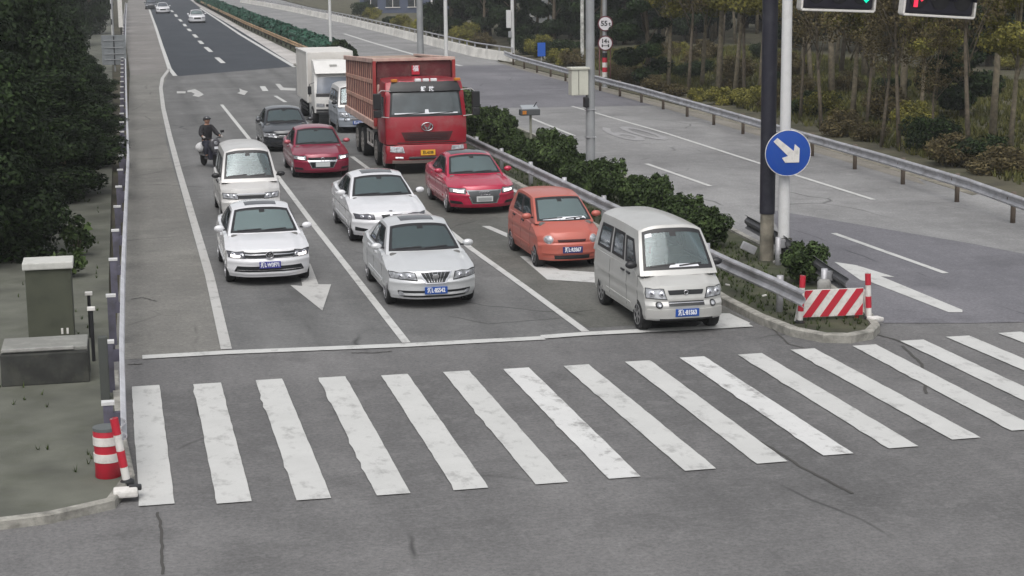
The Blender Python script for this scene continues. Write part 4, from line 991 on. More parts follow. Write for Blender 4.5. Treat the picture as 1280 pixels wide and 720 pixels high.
M_RUST = mat('rail_ochre', (.34, .22, .11), .6, .2, var=.4, vscale=.7)
guard_rail('guard_rail', 'ochre stained guard rail along the left side of the far hedge', [(13.0, 92), (12.95, 160), (13.9, 300)], .62, -1, M_RUST, mat('rail_post_dark', (.05, .04, .035), .8), 4, 'tube', .78, .15, 1)  # posts in one plain dark brown
# bridge parapet on the right beyond the joint
def parapet():
    pts = [G(636, 82), G(590, 70.5), G(540, 57.5), G(485, 43), G(430, 29), G(380, 18), G(330, 8), G(300, 3)]
    pts = [Vector((25.0, 87.5, 0))]+[Vector((p.x, p.y, 0)) for p in pts[1:]]
    t = thing('bridge_parapet', 'white concrete bridge parapet with steel rail on top, right of the far carriageway', 'parapet', tuple(pts[0]))
    o = pts[0]; bm = bmesh.new(); prev = None
    for i, p in enumerate(pts):
        d = (pts[min(i+1, len(pts)-1)]-pts[max(i-1, 0)]).normalized(); n = Vector((d.y, -d.x, 0)); q = p-o
        r = [bm.verts.new(q+n*a+Vector((0, 0, b))) for a, b in ((0, -.05), (.06, .2), (.12, .62), (.4, .62), (.4, -.05))]
        if prev:
            for k in range(5): bm.faces.new((prev[k], prev[(k+1) % 5], r[(k+1) % 5], r[k]))
        else: bm.faces.new(r)
        prev = r
    bm.faces.new(prev[::-1]); bmesh.ops.recalc_face_normals(bm, faces=bm.faces)
    obj('wall', bm, mat('parapet_concrete', (.66, .64, .6), .85, var=.15, vscale=.8, dirt=((.3, .28, .25), .5, .9)), t)
    up = [(p-o)+Vector((.25, 0, 0)) for p in pts]
    for z, r in ((.95, .05),): tubeo('hand_rail', [(p.x, p.y, z) for p in up], r, M_GALV, t, 6)
    for p in along(up, 3, 0)[:80]: boxo('rail_post', (p.x, p.y, .78), (.1, .1, .34), M_GALV, t)
parapet()

# ------------------------------------------------------------------ poles, signs, signals
def pole(name, label, x, y, h, r0, r1, m, cat='pole', z0=0):
    t = thing(name, label, cat, (x, y, z0))
    tubeo('shaft', [(0, 0, 0), (0, 0, h*.5), (0, 0, h)], [r0, (r0+r1)/2, r1], m, t, 14)
    latheo('base_plate', [(r0*1.8, 0), (r0*1.8, .03), (r0*1.1, .06)], M_CONC, t, 12)
    return t
lamp_m = mat('lantern_grey', (.35, .36, .37), .5)
def street_lamp(label, x, y, r=.12, h=9, m=M_POLE_G, arm=1, grp=None):
    t = pole('street_lamp', label, x, y, h, r, r*.7, m, 'street lamp', .08)
    if grp: t['group'] = grp
    tubeo('arm', [(0, 0, h-.1), (arm*.9, 0, h+.5), (arm*2.2, 0, h+.75)], .05, m, t, 8)
    bm = bmesh.new(); box(bm, (arm*2.5, 0, h+.76), (.75, .26, .12), .05); obj('lamp_head', bm, lamp_m, t)
    return t
street_lamp('thick grey pole rising behind the tipper body of the red dump truck', 13.5, 53.8, .17, 9)
street_lamp('white pole just right of the thick grey pole behind the dump truck', 14.3, 51.6, .1, 9, M_POLE_W)
street_lamp('thin pale pole in the median at the end of the far green hedge', 14.3, 96.0, .11, 9, M_POLE_W)
p = G(641, 78)
t = street_lamp('pale roadside pole with two small boxes where the bridge parapet ends', 25.35, 87.9, .13, 9, M_POLE_W, -1)
boxo('signal_box', (-.28, -.1, 2.75), (.3, .25, 1.15), M_POLE_W, t, .02); boxo('signal_box', (-.2, -.1, 1.75), (.2, .2, .4), M_POLE_G, t, .02)
p = G(728, 84); street_lamp('mottled pale pole behind the right guard rail, left of the round weight signs', p.x, p.y, .13, 9, mat('pole_mottled', (.42, .42, .4), .7, var=.5, vscale=5), 1)
p = G(562, 36); street_lamp('slim white lamp pole standing behind the bridge parapet among the shrubs', 34.5, 128, .12, 9, M_POLE_W, 1)
p = G(484, 14); street_lamp('slim white pole furthest behind the parapet beside the blue grey works building', 36, 180, .13, 9, M_POLE_W, 1)
# grey pole with cabinet in the median
t = pole('equipment_pole', 'tall grey pole with a pale cabinet rising from the median shrubs', 13.21, 22.35, 8.5, .14, .12, M_POLE_G, 'pole', .1)
c = boxo('cabinet', (-.36, -.02, 3.0), (.5, .4, .74), mat('cabinet_cream', (.52, .52, .45), .5, dirt=((.3, .3, .25), .3, 3)), t, .015)
boxo('cabinet_roof', (-.36, -.02, 3.4), (.58, .48, .06), mat('cabinet_cream', (.5, .5, .45)), c, .01); boxo('cabinet_seam', (-.4, -.225, 3.0), (.012, .01, .7), M_SEAM, c)
boxo('camera', (-.16, -.12, 2.42), (.14, .2, .3), M_TRIM, t, .03); boxo('bracket', (-.2, 0, 2.9), (.3, .08, .06), M_GALV, t)
for z in (.7, 1.4, 2.2): boxo('strap', (0, 0, z), (.29, .29, .025), M_GALV, t)
# solar lamp on short pole
t = thing('solar_warning_lamp', 'short post with a flat grey solar box standing in the median hedge', 'lamp', (14.2, 34.4, .1))
tubeo('post', [(0, 0, 0), (0, 0, 1.05)], .045, mat('post_olive', (.25, .25, .2), .6), t)
boxo('housing', (-.05, -.05, 1.15), (.72, .32, .22), mat('housing_grey', (.07, .075, .08), .5), t, .03); boxo('solar_panel', (-.05, -.02, 1.32), (.6, .38, .03), mat('solar_grey', (.3, .32, .34), .3), t, .005, Matrix.Rotation(math.radians(18), 3, 'X')); boxo('warning_light', (-.27, -.22, 1.15), (.14, .03, .12), M_AMBER, t)
tubeo('bracket', [(0.1, 0, 1.3), (.22, -.02, 1.5)], .02, M_TRIM, t, 6)
# black sleeved signal pole with arm
t = thing('signal_pole', 'black sleeved pole on a weathered concrete stub at the median nose, carrying the signal arm', 'signal pole', (13.45, 8.35, .1))
latheo('stub', [(.155, 0), (.15, .6), (.145, 1.1)], mat('stub_weathered', (.22, .2, .16), .9, var=.5, vscale=(3), bump=.4, dirt=((.1, .09, .07), .7, 4)), t, 16)
latheo('sleeve', [(.165, 1.02), (.165, 7.3), (.05, 7.35)], mat('sleeve_black', (.012, .012, .022), .55, dirt=((.06, .06, .07), .4, 3)), t, 16)
tubeo('arm', [(0, 0, 6.75), (4, 0, 6.7), (8.5, 0, 6.85)], [.1, .08, .05], mat('arm_grey', (.25, .25, .27), .5), t, 12)
boxo('base_block', (-.45, -.1, .3), (.36, .06, .18), M_GALV, t, .02, Matrix.Rotation(.45, 3, 'Y'))
def signal(label, x, zc, lit, pos, tilt):
    t = thing('traffic_light', label, 'traffic light', (x, 8.05, zc)); t.rotation_euler = (math.radians(4), tilt, .05)
    t['group'] = 'traffic lights on the arm'
    bk = mat('signal_black', (.012, .011, .02), .45)
    boxo('housing', (0, .0, 0), (1.6, .2, .62), bk, t, .06)
    bm = bmesh.new(); 
    for (cx, cz, sx, sz) in ((0, .34, 1.68, .05), (0, -.34, 1.68, .05), (-.84, 0, .05, .68), (.84, 0, .05, .68)): box(bm, (cx, 0, cz), (sx, .25, sz), .02)
    obj('border', bm, M_RWHITE, t)
    for k in (-1, 0, 1):
        on = (k == pos)
        ln = latheo('lens', [(.2, -.10), (.2, -.115), (.1, -.125)], mat('lens_off', (.02, .02, .022), .25), t, 24, 'Y', (k*.52, 0, 0))
        bm = bmesh.new(); n = 14; pr = None
        for i in range(n+1):
            a = math.pi*i/n; v = [bm.verts.new((k*.52+.235*math.cos(a), yv, .235*math.sin(a))) for yv in (-.1, -.3)]
            if pr: bm.faces.new((pr[0], pr[1], v[1], v[0]))
            pr = v
        o = obj('hood', bm, bk, t); o.modifiers.new('s', 'SOLIDIFY').thickness = .01
        if on:
            if lit == 'green':
                pts = [(-.15, .15), (-.15, -.03), (-.09, .03), (.1, -.16), (.17, -.09), (-.03, .1), (.03, .15)]
                m = mat('green_lit', (.0, .7, .42), .4, emit=.8)
            else:
                pts = [(-.1, .16), (-.19, .0), (-.12, .0), (-.12, -.17), (-.03, -.17), (-.03, 0), (.02, .0), (.05, -.05), (.09, -.02), (.1, .06), (-.0, .1)]
                m = mat('red_lit', (.9, .03, .08), .4, emit=.8)
            o = obj('lit_arrow', prism(pts, -.14, -.128, 'XZ'), m, t); o.location.x = k*.52
    tubeo('hanger', [(0, 0, .33), (0, .1, .33+6.75-zc-.3)], .04, M_GALV, t, 8)
    return t
signal('black signal head with white border showing a green arrow, nearest the black pole', 14.84, 5.80, 'green', 1, .045)
signal('black signal head with white border showing a red arrow, at the arm end', 17.16, 5.64, 'red', -1, .07)
# white pole with the keep-right sign
t = pole('sign_pole', 'white pole at the median nose carrying the blue keep right disc', 13.66, 7.9, 8.2, .125, .1, M_POLE_W, 'pole', .1)
boxo('base_sleeve', (0, 0, .3), (.3, .3, .5), mat('sleeve_base', (.03, .028, .02), .8), t, .03)
s = thing('keep_right_sign', 'round blue disc with a white arrow pointing down to the right', 'sign', (13.62, 7.62, 2.5)); s.rotation_euler = (math.radians(2), 0, -.12)
latheo('disc', [(.495, 0), (.495, -.012), (.48, -.016)], mat('sign_blue', (.008, .06, .33), .4, dirt=((.02, .09, .3), .4, 4)), s, 48, 'Y')
emblem_ring(s, 0, -.012, 0, .487, M_RWHITE, 48, .01)['label'] = 'white rim of the sign'
pts = [(-.24, .33), (-.32, .25), (.0, -.06), (-.13, -.1), (-.06, -.2), (.24, -.2), (.245, .1), (.14, .19), (.12, .045)]
obj('arrow', prism(pts, -.03, -.017, 'XZ'), M_RWHITE, s); boxo('bracket', (.1, .06, 0), (.3, .08, .06), M_GALV, s)
# two round weight limit signs
p = G(756, 110); sx, sy = p.x, p.y
t = pole('sign_pole', 'grey pole with red and white bands at its foot carrying two round signs', sx, sy, 8, .12, .11, M_POLE_G)
for k, (z, m) in enumerate(((.95, M_RED), (1.2, M_RWHITE), (1.45, M_RED), (.7, M_RWHITE), (1.7, M_TRIM))): latheo('band', [(.135, z-.125), (.135, z+.125)], m, t, 14)
dd = math.hypot(sx-CP[0], sy-CP[1])
def zat(v):
    lo, hi = 0, 9
    for _ in range(40):
        m = (lo+hi)/2; d = Vector((sx, sy-.15, m))-Vector(CP); vv = 360-F*d.dot(Vector(UPV))/d.dot(Vector(FW))
        if vv > v: lo = m
        else: hi = m
    return lo
for z, lab, rows in ((zat(29.5), 'round white sign reading 55t above the axle sign', [('55', .36, -.06, .0), ('t', .26, .22, -.02)]), (zat(54), 'lower round white sign reading 14t over an axle symbol', [('14', .3, -.07, .1), ('t', .2, .15, .08)])):
    s = thing('weight_limit_sign', lab, 'sign', (sx, sy-.14, z), -.35); s['group'] = 'weight limit signs on the banded pole'
    latheo('rim', [(.4, 0), (.4, -.02)], mat('sign_rim_dark', (.1, .01, .02), .5), s, 32, 'Y'); latheo('disc', [(.335, -.018), (.335, -.03)], mat('sign_face', (.66, .64, .66), .5), s, 32, 'Y')
    for tx, sz, x, zz in rows: text_mesh('sign_text', tx, sz, M_TRIM, s, (x, -.036, zz), depth=.003, bold=.012)
    if '14' in lab:
        boxo('axle_symbol', (0, -.036, -.13), (.3, .01, .035), M_TRIM, s)
        for xx in (-.16, .16): boxo('axle_symbol', (xx, -.036, -.13), (.07, .01, .15), M_TRIM, s, .01)
for xx in (-.28, .32): tubeo('brace', [(xx, .05, 0), (xx*.95, .02, 2.4)], .03, mat('brace_red', (.16, .06, .06), .7), t, 6)
# small blue sign and white slab behind the right rail
p = G(677, 84); s = thing('blue_sign', 'small blue panel on a stake among the shrubs beyond the right guard rail', 'sign', (p.x, p.y, 0))
boxo('panel', (0, 0, 1.1), (.5, .04, .85), mat('panel_blue', (.02, .1, .45), .5), s, .01); tubeo('stake', [(0, .05, 0), (0, .05, .9)], .03, M_GALV, s, 6)
p = G(688, 80); s = tag(boxo('stone_slab', (p.x, p.y, .42), (.8, .5, .12), M_RWHITE, None, .03), 'low white slab beside the small blue panel', 'slab')
# grey sign board seen from the back, left
t = thing('sign_board', 'grey rear side of a large sign board above the left guard rail', 'sign', (-.3, 88, 0))
boxo('board', (.0, 0, 1.35), (1.5, .05, 1.85), mat('board_grey', (.2, .215, .225), .6, .2, var=.15, vscale=3), t, .01)
for z in (.75, 1.1, 1.5, 1.95): boxo('stiffener', (0, -.045, z), (1.2, .03, .05), mat('stiffener_grey', (.3, .31, .32), .5, .2), t)
tubeo('post', [(.02, .08, 0), (.02, .08, 5.5)], .05, M_POLE_G, t, 8); boxo('post_clamp', (.02, -.03, 1.3), (.07, .03, 1.8), M_TRIM, t)
p = G(145, 60); t = pole('striped_pole', 'slim black and white post behind the grey sign board', -.35, 118, 7, .1, .1, M_POLE_W); 
for z in (2.2, 3.4, 4.6): latheo('band', [(.11, z-.22), (.11, z+.22)], M_TRIM, t, 10)
t = thing('sign_board', 'white narrow panel standing right of the striped post by the left rail', 'sign', (.35, 135, 0)); boxo('panel', (0, 0, 2.4), (.38, .05, 2.4), M_RWHITE, t, .01); tubeo('post', [(0, .06, 0), (0, .06, 2.4)], .05, M_TRIM, t, 6)
# delineators, drum, board
def delineator(label, x, y, h, lean=0, n=4, grp='red and white marker posts'):
    t = thing('marker_post', label, 'marker post', (x, y, .1)); t.rotation_euler = (0, lean, 0); t['group'] = grp
    tubeo('tube', [(0, 0, 0), (0, 0, h)], .05, M_RWHITE, t, 14)
    seg = h/n
    for k in range(n):
        if k % 2 == (n-1) % 2: latheo('red_band', [(.053, seg*k), (.053, seg*(k+1))], M_RED, t, 14)
    latheo('foot', [(.1, -.02), (.1, .02), (.06, .05)], M_TRIM, t, 14)
delineator('red and white marker post left of the striped board at the median nose', 11.62, 1.72, .86, .05, 4)
delineator('red and white marker post right of the striped board at the median nose', 12.95, 1.72, .84, -.05, 4)
delineator('leaning red and white marker post standing at the end of the left guard rail', -.3, -5.55, .86, -.14, 4)
t = thing('rubble_block', 'broken white concrete foot lying on the kerb under the leaning marker post', 'concrete foot', (-.32, -6.0, .08))
boxo('block', (0, 0, .03), (.3, .22, .1), M_RWHITE, t, .03); boxo('block', (.12, .08, .06), (.16, .12, .06), M_TRIM, t, .02)
t = thing('barrier_drum', 'red barrier drum with white bands beside the end of the left guard rail', 'barrier drum', (-.53, -5.15, .08))
latheo('drum', [(.15, 0), (.165, .02), (.16, .3), (.17, .62), (.15, .66), (.05, .665)], mat('drum_red', (.42, .012, .03), .55, dirt=((.1, .05, .05), .4, 4)), t, 28)
for z in (.5, .28): latheo('white_band', [(.174, z-.055), (.174, z+.055)], M_RWHITE, t, 28)
latheo('lid', [(.172, .63), (.17, .67), (.1, .68)], mat('lid_dark', (.1, .11, .11), .7), t, 28)
t = thing('striped_barrier', 'board of red and white diagonal stripes closing the end of the median', 'barrier', (12.3, 1.85, .1)); t.rotation_euler = (0, 0, -.05)
bm = bmesh.new(); c = bmesh.new(); W_, H_ = 1.15, .5
board = boxo('board', (0, 0, .31), (W_, .03, H_), M_RWHITE, t, .004)
import itertools
def clip(poly_, x0, x1):
    def cl(P_, f, inter):
        out = []
        for a, b in zip(P_, P_[1:]+P_[:1]):
            if f(a): out.append(a)
            if f(a) != f(b): out.append(inter(a, b))
        return out
    def ix(X): return lambda a, b: (X, a[1]+(b[1]-a[1])*(X-a[0])/(b[0]-a[0]))
    poly_ = cl(poly_, lambda p: p[0] >= x0, ix(x0)); 
    if poly_: poly_ = cl(poly_, lambda p: p[0] <= x1, ix(x1))
    return poly_
sw = .16
for k in range(-2, 5):
    xa = -W_/2+k*2*sw*1.02; P_ = clip([(xa, .065), (xa+sw, .065), (xa+sw+.36, .555), (xa+.36, .555)], -W_/2+.01, W_/2-.01)
    if len(P_) > 2: obj('stripe', prism(P_, -.022, -.0165, 'XZ'), M_RED, board)
for s in (-1, 1):
    obj('leg', prism([(s*.56, .52), (s*.62, .52), (s*.72, -.02), (s*.64, -.02)], -.03, .03, 'XZ'), M_RWHITE, t)
obj('leg', prism([(.56, .5), (.6, .5), (.5, -.02), (.44, -.02)], .03, .07, 'XZ'), M_RED, t)
t = tag(latheo('concrete_stub', [(.13, 0), (.13, .42), (.1, .46)], M_CONC, None, 14), 'short round concrete stub behind the striped board', 'stub'); t.location = (12.72, 3.3, .1)
t = tag(boxo('white_debris', (0, 0, 0), (.3, .18, .08), M_RWHITE, None, .03), 'white lump lying at the right foot of the striped board', 'debris'); t.location = (13.0, 1.55, .13); t.rotation_euler = (.1, .1, .5)
for i, (x, y) in enumerate(((11.9, 8.2), (11.7, 6.4), (12.05, 5.2), (12.3, 10.4))):
    pass
# left: stone pillar on its plinth, low post, dark post
t = thing('roadside_cabinet', 'dark olive roadside cabinet with a pale top standing on the left verge', 'cabinet', (-1.38, 2.9, .08))
boxo('body', (-.1, .3, .72), (.76, .6, 1.44), mat('cabinet_olive', (.06, .065, .045), .8, var=.3, vscale=3, dirt=((.03, .03, .02), .5, 3)), t, .02)
boxo('top', (-.1, .3, 1.49), (.84, .7, .12), mat('cabinet_top', (.5, .5, .47), .7, dirt=((.3, .3, .27), .5, 4)), t, .02)
for x in (.08, .17): boxo('vent', (x, -.01, .35), (.035, .02, .1), M_RWHITE, t)
t = thing('concrete_plinth', 'low black stone plinth with a pale rim in front of the olive cabinet', 'plinth', (-1.3, .3, .08))
boxo('block', (-.2, .55, .26), (1.35, 1.0, .52), mat('plinth_dark', (.035, .036, .033), .85, var=.4, vscale=3, dirt=((.08, .08, .06), .5, 4)), t, .03)
boxo('slab', (-.2, .6, .55), (1.32, .95, .06), mat('plinth_top', (.2, .2, .185), .8, dirt=((.4, .4, .36), .5, 3)), t, .015)
boxo('lip', (-.3, .1, .575), (1.1, .06, .05), M_CONC, t, .01)
t = tag(boxo('wooden_post', (0, 0, 0), (.14, .14, 1.0), mat('post_dark', (.06, .065, .06), .8), None, .02), 'dark square post on the left verge between the plinth and the guard rail', 'post'); t.location = (-.58, -.85, .56)
for i, (x, y, h) in enumerate(((-.78, 1.9, .9), (-.85, 3.9, .8))):
    t = thing('reflector_post', ['slim post with a white cap behind the rail, nearest the olive cabinet', 'slim post with a white cap behind the rail, further from the camera'][i], 'post', (x, y, .08)); tubeo('stake', [(0, 0, 0), (0, 0, h)], .03, M_TRIM, t, 8); boxo('cap', (0, 0, h), (.13, .1, .06), M_RWHITE, t, .01)

# ------------------------------------------------------------------ vegetation
def leafmat(name, c0, c1, c2=None):
    m = bpy.data.materials.new(name); m.use_nodes = True; t = m.node_tree; b = t.nodes['Principled BSDF']; N = t.nodes.new; L = t.links.new
    tc = N('ShaderNodeTexCoord'); n = N('ShaderNodeTexNoise'); n.inputs['Scale'].default_value = 1.6; n.inputs['Detail'].default_value = 5; L(tc.outputs['Object'], n.inputs['Vector'])
    g = N('ShaderNodeNewGeometry'); mx = N('ShaderNodeMath'); mx.operation = 'MULTIPLY_ADD'; L(g.outputs['Random Per Island'], mx.inputs[0]); mx.inputs[1].default_value = .45; 
    ad = N('ShaderNodeMath'); ad.operation = 'ADD'; L(n.outputs[0], ad.inputs[0]); ad.inputs[1].default_value = -.22; L(ad.outputs[0], mx.inputs[2])
    r = N('ShaderNodeValToRGB'); r.color_ramp.elements[0].position = .3; r.color_ramp.elements[1].position = .75
    r.color_ramp.elements[0].color = (*c0, 1); r.color_ramp.elements[1].color = (*c1, 1)
    if c2: e = r.color_ramp.elements.new(.95); e.color = (*c2, 1)
    L(mx.outputs[0], r.inputs[0]); L(r.outputs[0], b.inputs['Base Color']); b.inputs['Roughness'].default_value = .7; b.inputs['Specular IOR Level'].default_value = .15
    b.inputs['Subsurface Weight'].default_value = 0
    return m
L_DARK = leafmat('leaf_dark', (.006, .011, .005), (.026, .045, .014), (.05, .085, .025)); L_SHRUB = leafmat('leaf_shrub', (.018, .03, .01), (.07, .105, .035), (.15, .2, .07))
L_OLIVE = leafmat('leaf_olive', (.08, .08, .022), (.24, .22, .05), (.36, .3, .075)); L_YEL = leafmat('leaf_yellow', (.12, .12, .02), (.3, .28, .05)); L_HEDGE = leafmat('leaf_hedge', (.018, .055, .038), (.035, .095, .062))
L_BROWN = leafmat('leaf_brown', (.05, .04, .02), (.13, .105, .05), (.17, .15, .06))
def clusters(rs, n, blobs):
    """n leaf centres scattered through the blobs (cx,cy,cz,rx,ry,rz)"""
    wts = np.array([b[3]*b[4]*b[5] for b in blobs])**.7; wts /= wts.sum(); idx = rs.choice(len(blobs), n, p=wts)
    d = rs.normal(size=(n, 3)); d /= np.linalg.norm(d, axis=1)[:, None]; r = rs.uniform(.35, 1.04, n)**.6
    B = np.array(blobs)[idx]; return B[:, :3]+d*r[:, None]*B[:, 3:], d
def leaves(name, rs, n, size, blobs, m, parent, droop=.3):
    c, d = clusters(rs, n, blobs); nrm = d+rs.normal(size=(n, 3))*.55+np.array([0, 0, .25]); nrm /= np.linalg.norm(nrm, axis=1)[:, None]
    a = np.cross(nrm, rs.normal(size=(n, 3))); a /= np.linalg.norm(a, axis=1)[:, None]; b = np.cross(nrm, a)
    s = size*rs.uniform(.45, 1.6, n)[:, None]; l = a*s; w = b*s*.55
    V = np.empty((n, 4, 3)); V[:, 0] = c-l; V[:, 1] = c+w-l*.1; V[:, 2] = c+l-nrm*s*droop; V[:, 3] = c-w-l*.1
    me = bpy.data.meshes.new(name); me.vertices.add(4*n); me.vertices.foreach_set('co', V.reshape(-1)); me.loops.add(4*n); me.loops.foreach_set('vertex_index', np.arange(4*n, dtype=np.int32))
    me.polygons.add(n); me.polygons.foreach_set('loop_start', np.arange(0, 4*n, 4, dtype=np.int32)); me.update(calc_edges=True); me.validate()
    me.materials.append(m); o = bpy.data.objects.new(name, me); COL.objects.link(o); o.parent = parent; return o
def tree(name, label, seed, h, r, m, nleaf, size, base=.3, bark=M_BARK, tr=.12, nb=14, group=None, lean=.05, branch=7, zs=.55):
    rs = np.random.RandomState(seed); t = thing(name, label, 'tree', (0, 0, 0), 0, group)
    top = Vector((rs.uniform(-lean, lean)*h, rs.uniform(-lean, lean)*h, h*.9)); mid = top*.5+Vector((rs.uniform(-.1, .1), rs.uniform(-.1, .1), 0))*h*.3
    bm = bmesh.new(); tube(bm, [(0, 0, -.1), mid*.5, mid, top*.8, top], [tr*1.25, tr, tr*.75, tr*.45, tr*.15], 8)
    blobs = []
    for k in range(nb):
        zz = h*(base+(1-base)*((k+.5)/nb)); f = math.sin(math.pi*min(1, max(.12, (zz/h-base)/(1-base)*.8+.22))); a = k*2.4+rs.uniform(-.5, .5); rr = r*f*rs.uniform(.35, .8)
        c = (top*(zz/h)).x+rr*math.cos(a), (top*(zz/h)).y+rr*math.sin(a), zz; q = r*rs.uniform(.3, .52)
        blobs.append((*c, q, q, q*zs))
        if k % max(1, nb//branch) == 0: 
            s_ = top*(zz/h*.75); tube(bm, [s_, s_.lerp(Vector(c), .5)+Vector((0, 0, .1)), c], [tr*.4, tr*.25, tr*.08], 6)
    bmesh.ops.recalc_face_normals(bm, faces=bm.faces); obj('trunk', bm, bark, t)
    leaves('crown', rs, nleaf, size, blobs, m, t)
    return t
def shrub(name, label, seed, r, h, m, n=2600, size=.055, group=None, cat='shrub'):
    rs = np.random.RandomState(seed); t = thing(name, label, cat, (0, 0, 0), 0, group); blobs = [(0, 0, h*.48, r*.72, r*.72, h*.42)]
    for k in range(9):
        a = k*.8; q = rs.uniform(.3, .45)*r; blobs.append((math.cos(a)*r*.6, math.sin(a)*r*.6, rs.uniform(.3, .8)*h, q, q, q*.8))
    for k in range(4): blobs.append((rs.uniform(-.5, .5)*r, rs.uniform(-.5, .5)*r, h*.9, .22*r, .22*r, .16*h))
    leaves('foliage', rs, n, size, blobs, m, t)
    bm = bmesh.new()
    for k in range(5): a = k*1.26; tube(bm, [(0, 0, 0), (math.cos(a)*r*.3, math.sin(a)*r*.3, h*.5)], [.03, .012], 5)
    obj('stem', bm, M_BARK, t); return t
# median shrubs
SG = 'clipped shrubs planted in a row along the median'
SH = [shrub('shrub', '', 21+k, .75, 1.15, L_SHRUB, 5200, .05, SG) for k in range(3)]
spots = [(13.15, 5.4, .72, 'small shrub beside the white sign pole, closest to the striped board'), (12.75, 10.3, .8, 'shrub immediately left of the black signal pole'), (12.7, 12.1, .85, 'second shrub to the left of the black signal pole'),
    (12.65, 14.2, .9, 'shrub above the left rear of the silver minivan roof'), (12.7, 16.0, .85, 'shrub between the two behind the silver minivan'), (12.55, 18.2, 1.0, 'large shrub just right of the grey cabinet pole'), (12.4, 20.2, .92, 'shrub pressed against the right side of the grey pole foot'),
    (12.55, 23.6, .95, 'shrub just left of the grey cabinet pole'), (12.5, 25.4, 1.0, 'leafy shrub two to the left of the grey cabinet pole'), (12.5, 27.3, .95, 'shrub in the middle of the hedge row above the red sedan'), (12.6, 29.3, .95, 'shrub below the solar lamp housing'),
    (12.7, 31.5, 1.0, 'shrub left of the solar lamp post'), (12.8, 34, 1.05, 'shrub further left of the solar lamp'), (12.9, 36.5, 1.05, 'shrub near the right mirror of the dump truck'), (13, 39.2, 1.1, 'shrub right behind the dump truck cab'),
    (13.2, 43, 1.1, None), (13.3, 47, 1.1, None), (14.0, 37.5, .8, 'shrub on the right side of the median behind the solar lamp'), (13.9, 28.5, .8, 'smaller shrub on the right side of the median row'), (13.5, 24.8, .75, 'smaller bushy plant at the right kerb of the median')]
for i, (x, y, s, lab) in enumerate(spots):
    lab = lab or 'median shrub hidden behind the red dump truck'
    if i < 3: o = SH[i]; o.location = (x, y, .08); o.scale = (s, s, s); o['label'] = lab; o.rotation_euler.z = i
    else: dup(SH[i % 3], (x, y, .08), i*1.7, (s*R.uniform(.8, 1.02), s*R.uniform(.8, 1.0), s*R.uniform(.75, 1.2)), lab)
# far hedge: one clipped mass
t = thing('hedge', 'long clipped teal green hedge in the far median', 'hedge', (14.4, 93, 0)); rs = np.random.RandomState(5)
bl = [(a*0+ (0 if k < 40 else (k-40)*.02)+rs.uniform(-.2, .2), 4+k*3.4, .75, 1.0, 2.6, .62) for k, a in ((k, 0) for k in range(62))]
leaves('foliage', rs, 26000, .19, bl, L_HEDGE, t); obj('core', prism([(-.8, 2), (.8, 2), (1.3, 214), (-.3, 214)], .1, 1.1), mat('hedge_core', (.02, .08, .05), .9), t)
s = shrub('shrub', 'dark round bush at the near end of the far green hedge', 51, 1.3, 1.3, L_DARK, 3000, .12); s.location = (14.6, 94, .05)
# dark trees behind the left rail
TG = 'dark trees crowding the left roadside'
TL = [tree('dark_tree', '', 100+k, 6.4, 2.3, L_DARK, 34000, .066, .02, M_BARK, .13, 22, TG, .04, 7, .7) for k in range(3)]
names_ = ['nearest of the dark roadside trees, above the white capped posts', 'dark tree pushing over the guard rail beside the motorcyclist', 'dark tree just past the one hanging over the guard rail']
ts = [(-2.9, 13.5, .78), (-1.9, 24.0, .86), (-3.1, 31, .9), (-3.8, 19, 1), (-3.4, 38, 1.0), (-3.5, 45.5, .95), (-4.6, 27, 1.1), (-3.9, 53, 1.0), (-4.1, 61, 1.0), (-5, 37, 1.2), (-5.5, 46, 1.2), (-5.2, 56, 1.25), (-4.9, 70, 1.0), (-4.6, 13, 1.05), (-5.8, 66, 1.3), (-4.2, 80, 1.1), (-6, 80, 1.3), (-7, 95, 1.4), (-5, 104, 1.3), (-8, 115, 1.5), (-4.5, 125, 1.35), (-7, 140, 1.6), (-3.8, 150, 1.5), (-6.5, 22, 1.2), (-7.5, 32, 1.4), (-1.75, 32, .82), (-1.7, 41, .75), (-1.6, 50, .7), (-1.5, 61, .62), (-1.9, 71, .6)]
for i, (x, y, s) in enumerate(ts):
    if i < 3: o = TL[i]; o.location = (x, y, .05); o.scale = (s, s, s*(.62 if i == 1 else .9)); o['label'] = names_[i]; o.rotation_euler.z = i*2
    else: dup(TL[i % 3], (x, y, .05), i*1.3, (s, s, s*R.uniform(.9, 1.1)*(.48 if x > -2.2 else 1)), 'dark leafy tree in the crowded row left of the guard rail')
# straggling plants by the left rail
s = shrub('shrub', 'straggly round leaved plant below the dark trees on the left verge', 61, .42, .95, L_SHRUB, 420, .07); s.location = (-1.25, 13.2, .08)
s = shrub('shrub', 'low weed at the foot of the dark trees beside the white capped posts', 62, .4, .6, L_SHRUB, 380, .06); s.location = (-1.35, 10.4, .08)
# woodland right of the road
WG = 'thin woodland trees beyond the right guard rail'
WT = [tree('woodland_tree', '', 200+k, 9.5, 2.2, (L_OLIVE, L_BROWN, L_OLIVE, L_DARK)[k], (11000, 3600, 8000, 22000)[k], (.075, .07, .08, .085)[k], (.46, .5, .52, .08)[k], (M_BARK2, M_BARK, M_BARK2, M_BARK)[k], (.11, .09, .13, .16)[k], 16, WG, .06, 8) for k in range(4)]
RW = random.Random(5); wl = []
lab_w = ['woodland tree with olive yellow leaves and a pale trunk', 'nearly bare brown woodland tree', 'tall woodland tree with a high olive crown', 'dense dark evergreen standing in the woodland']
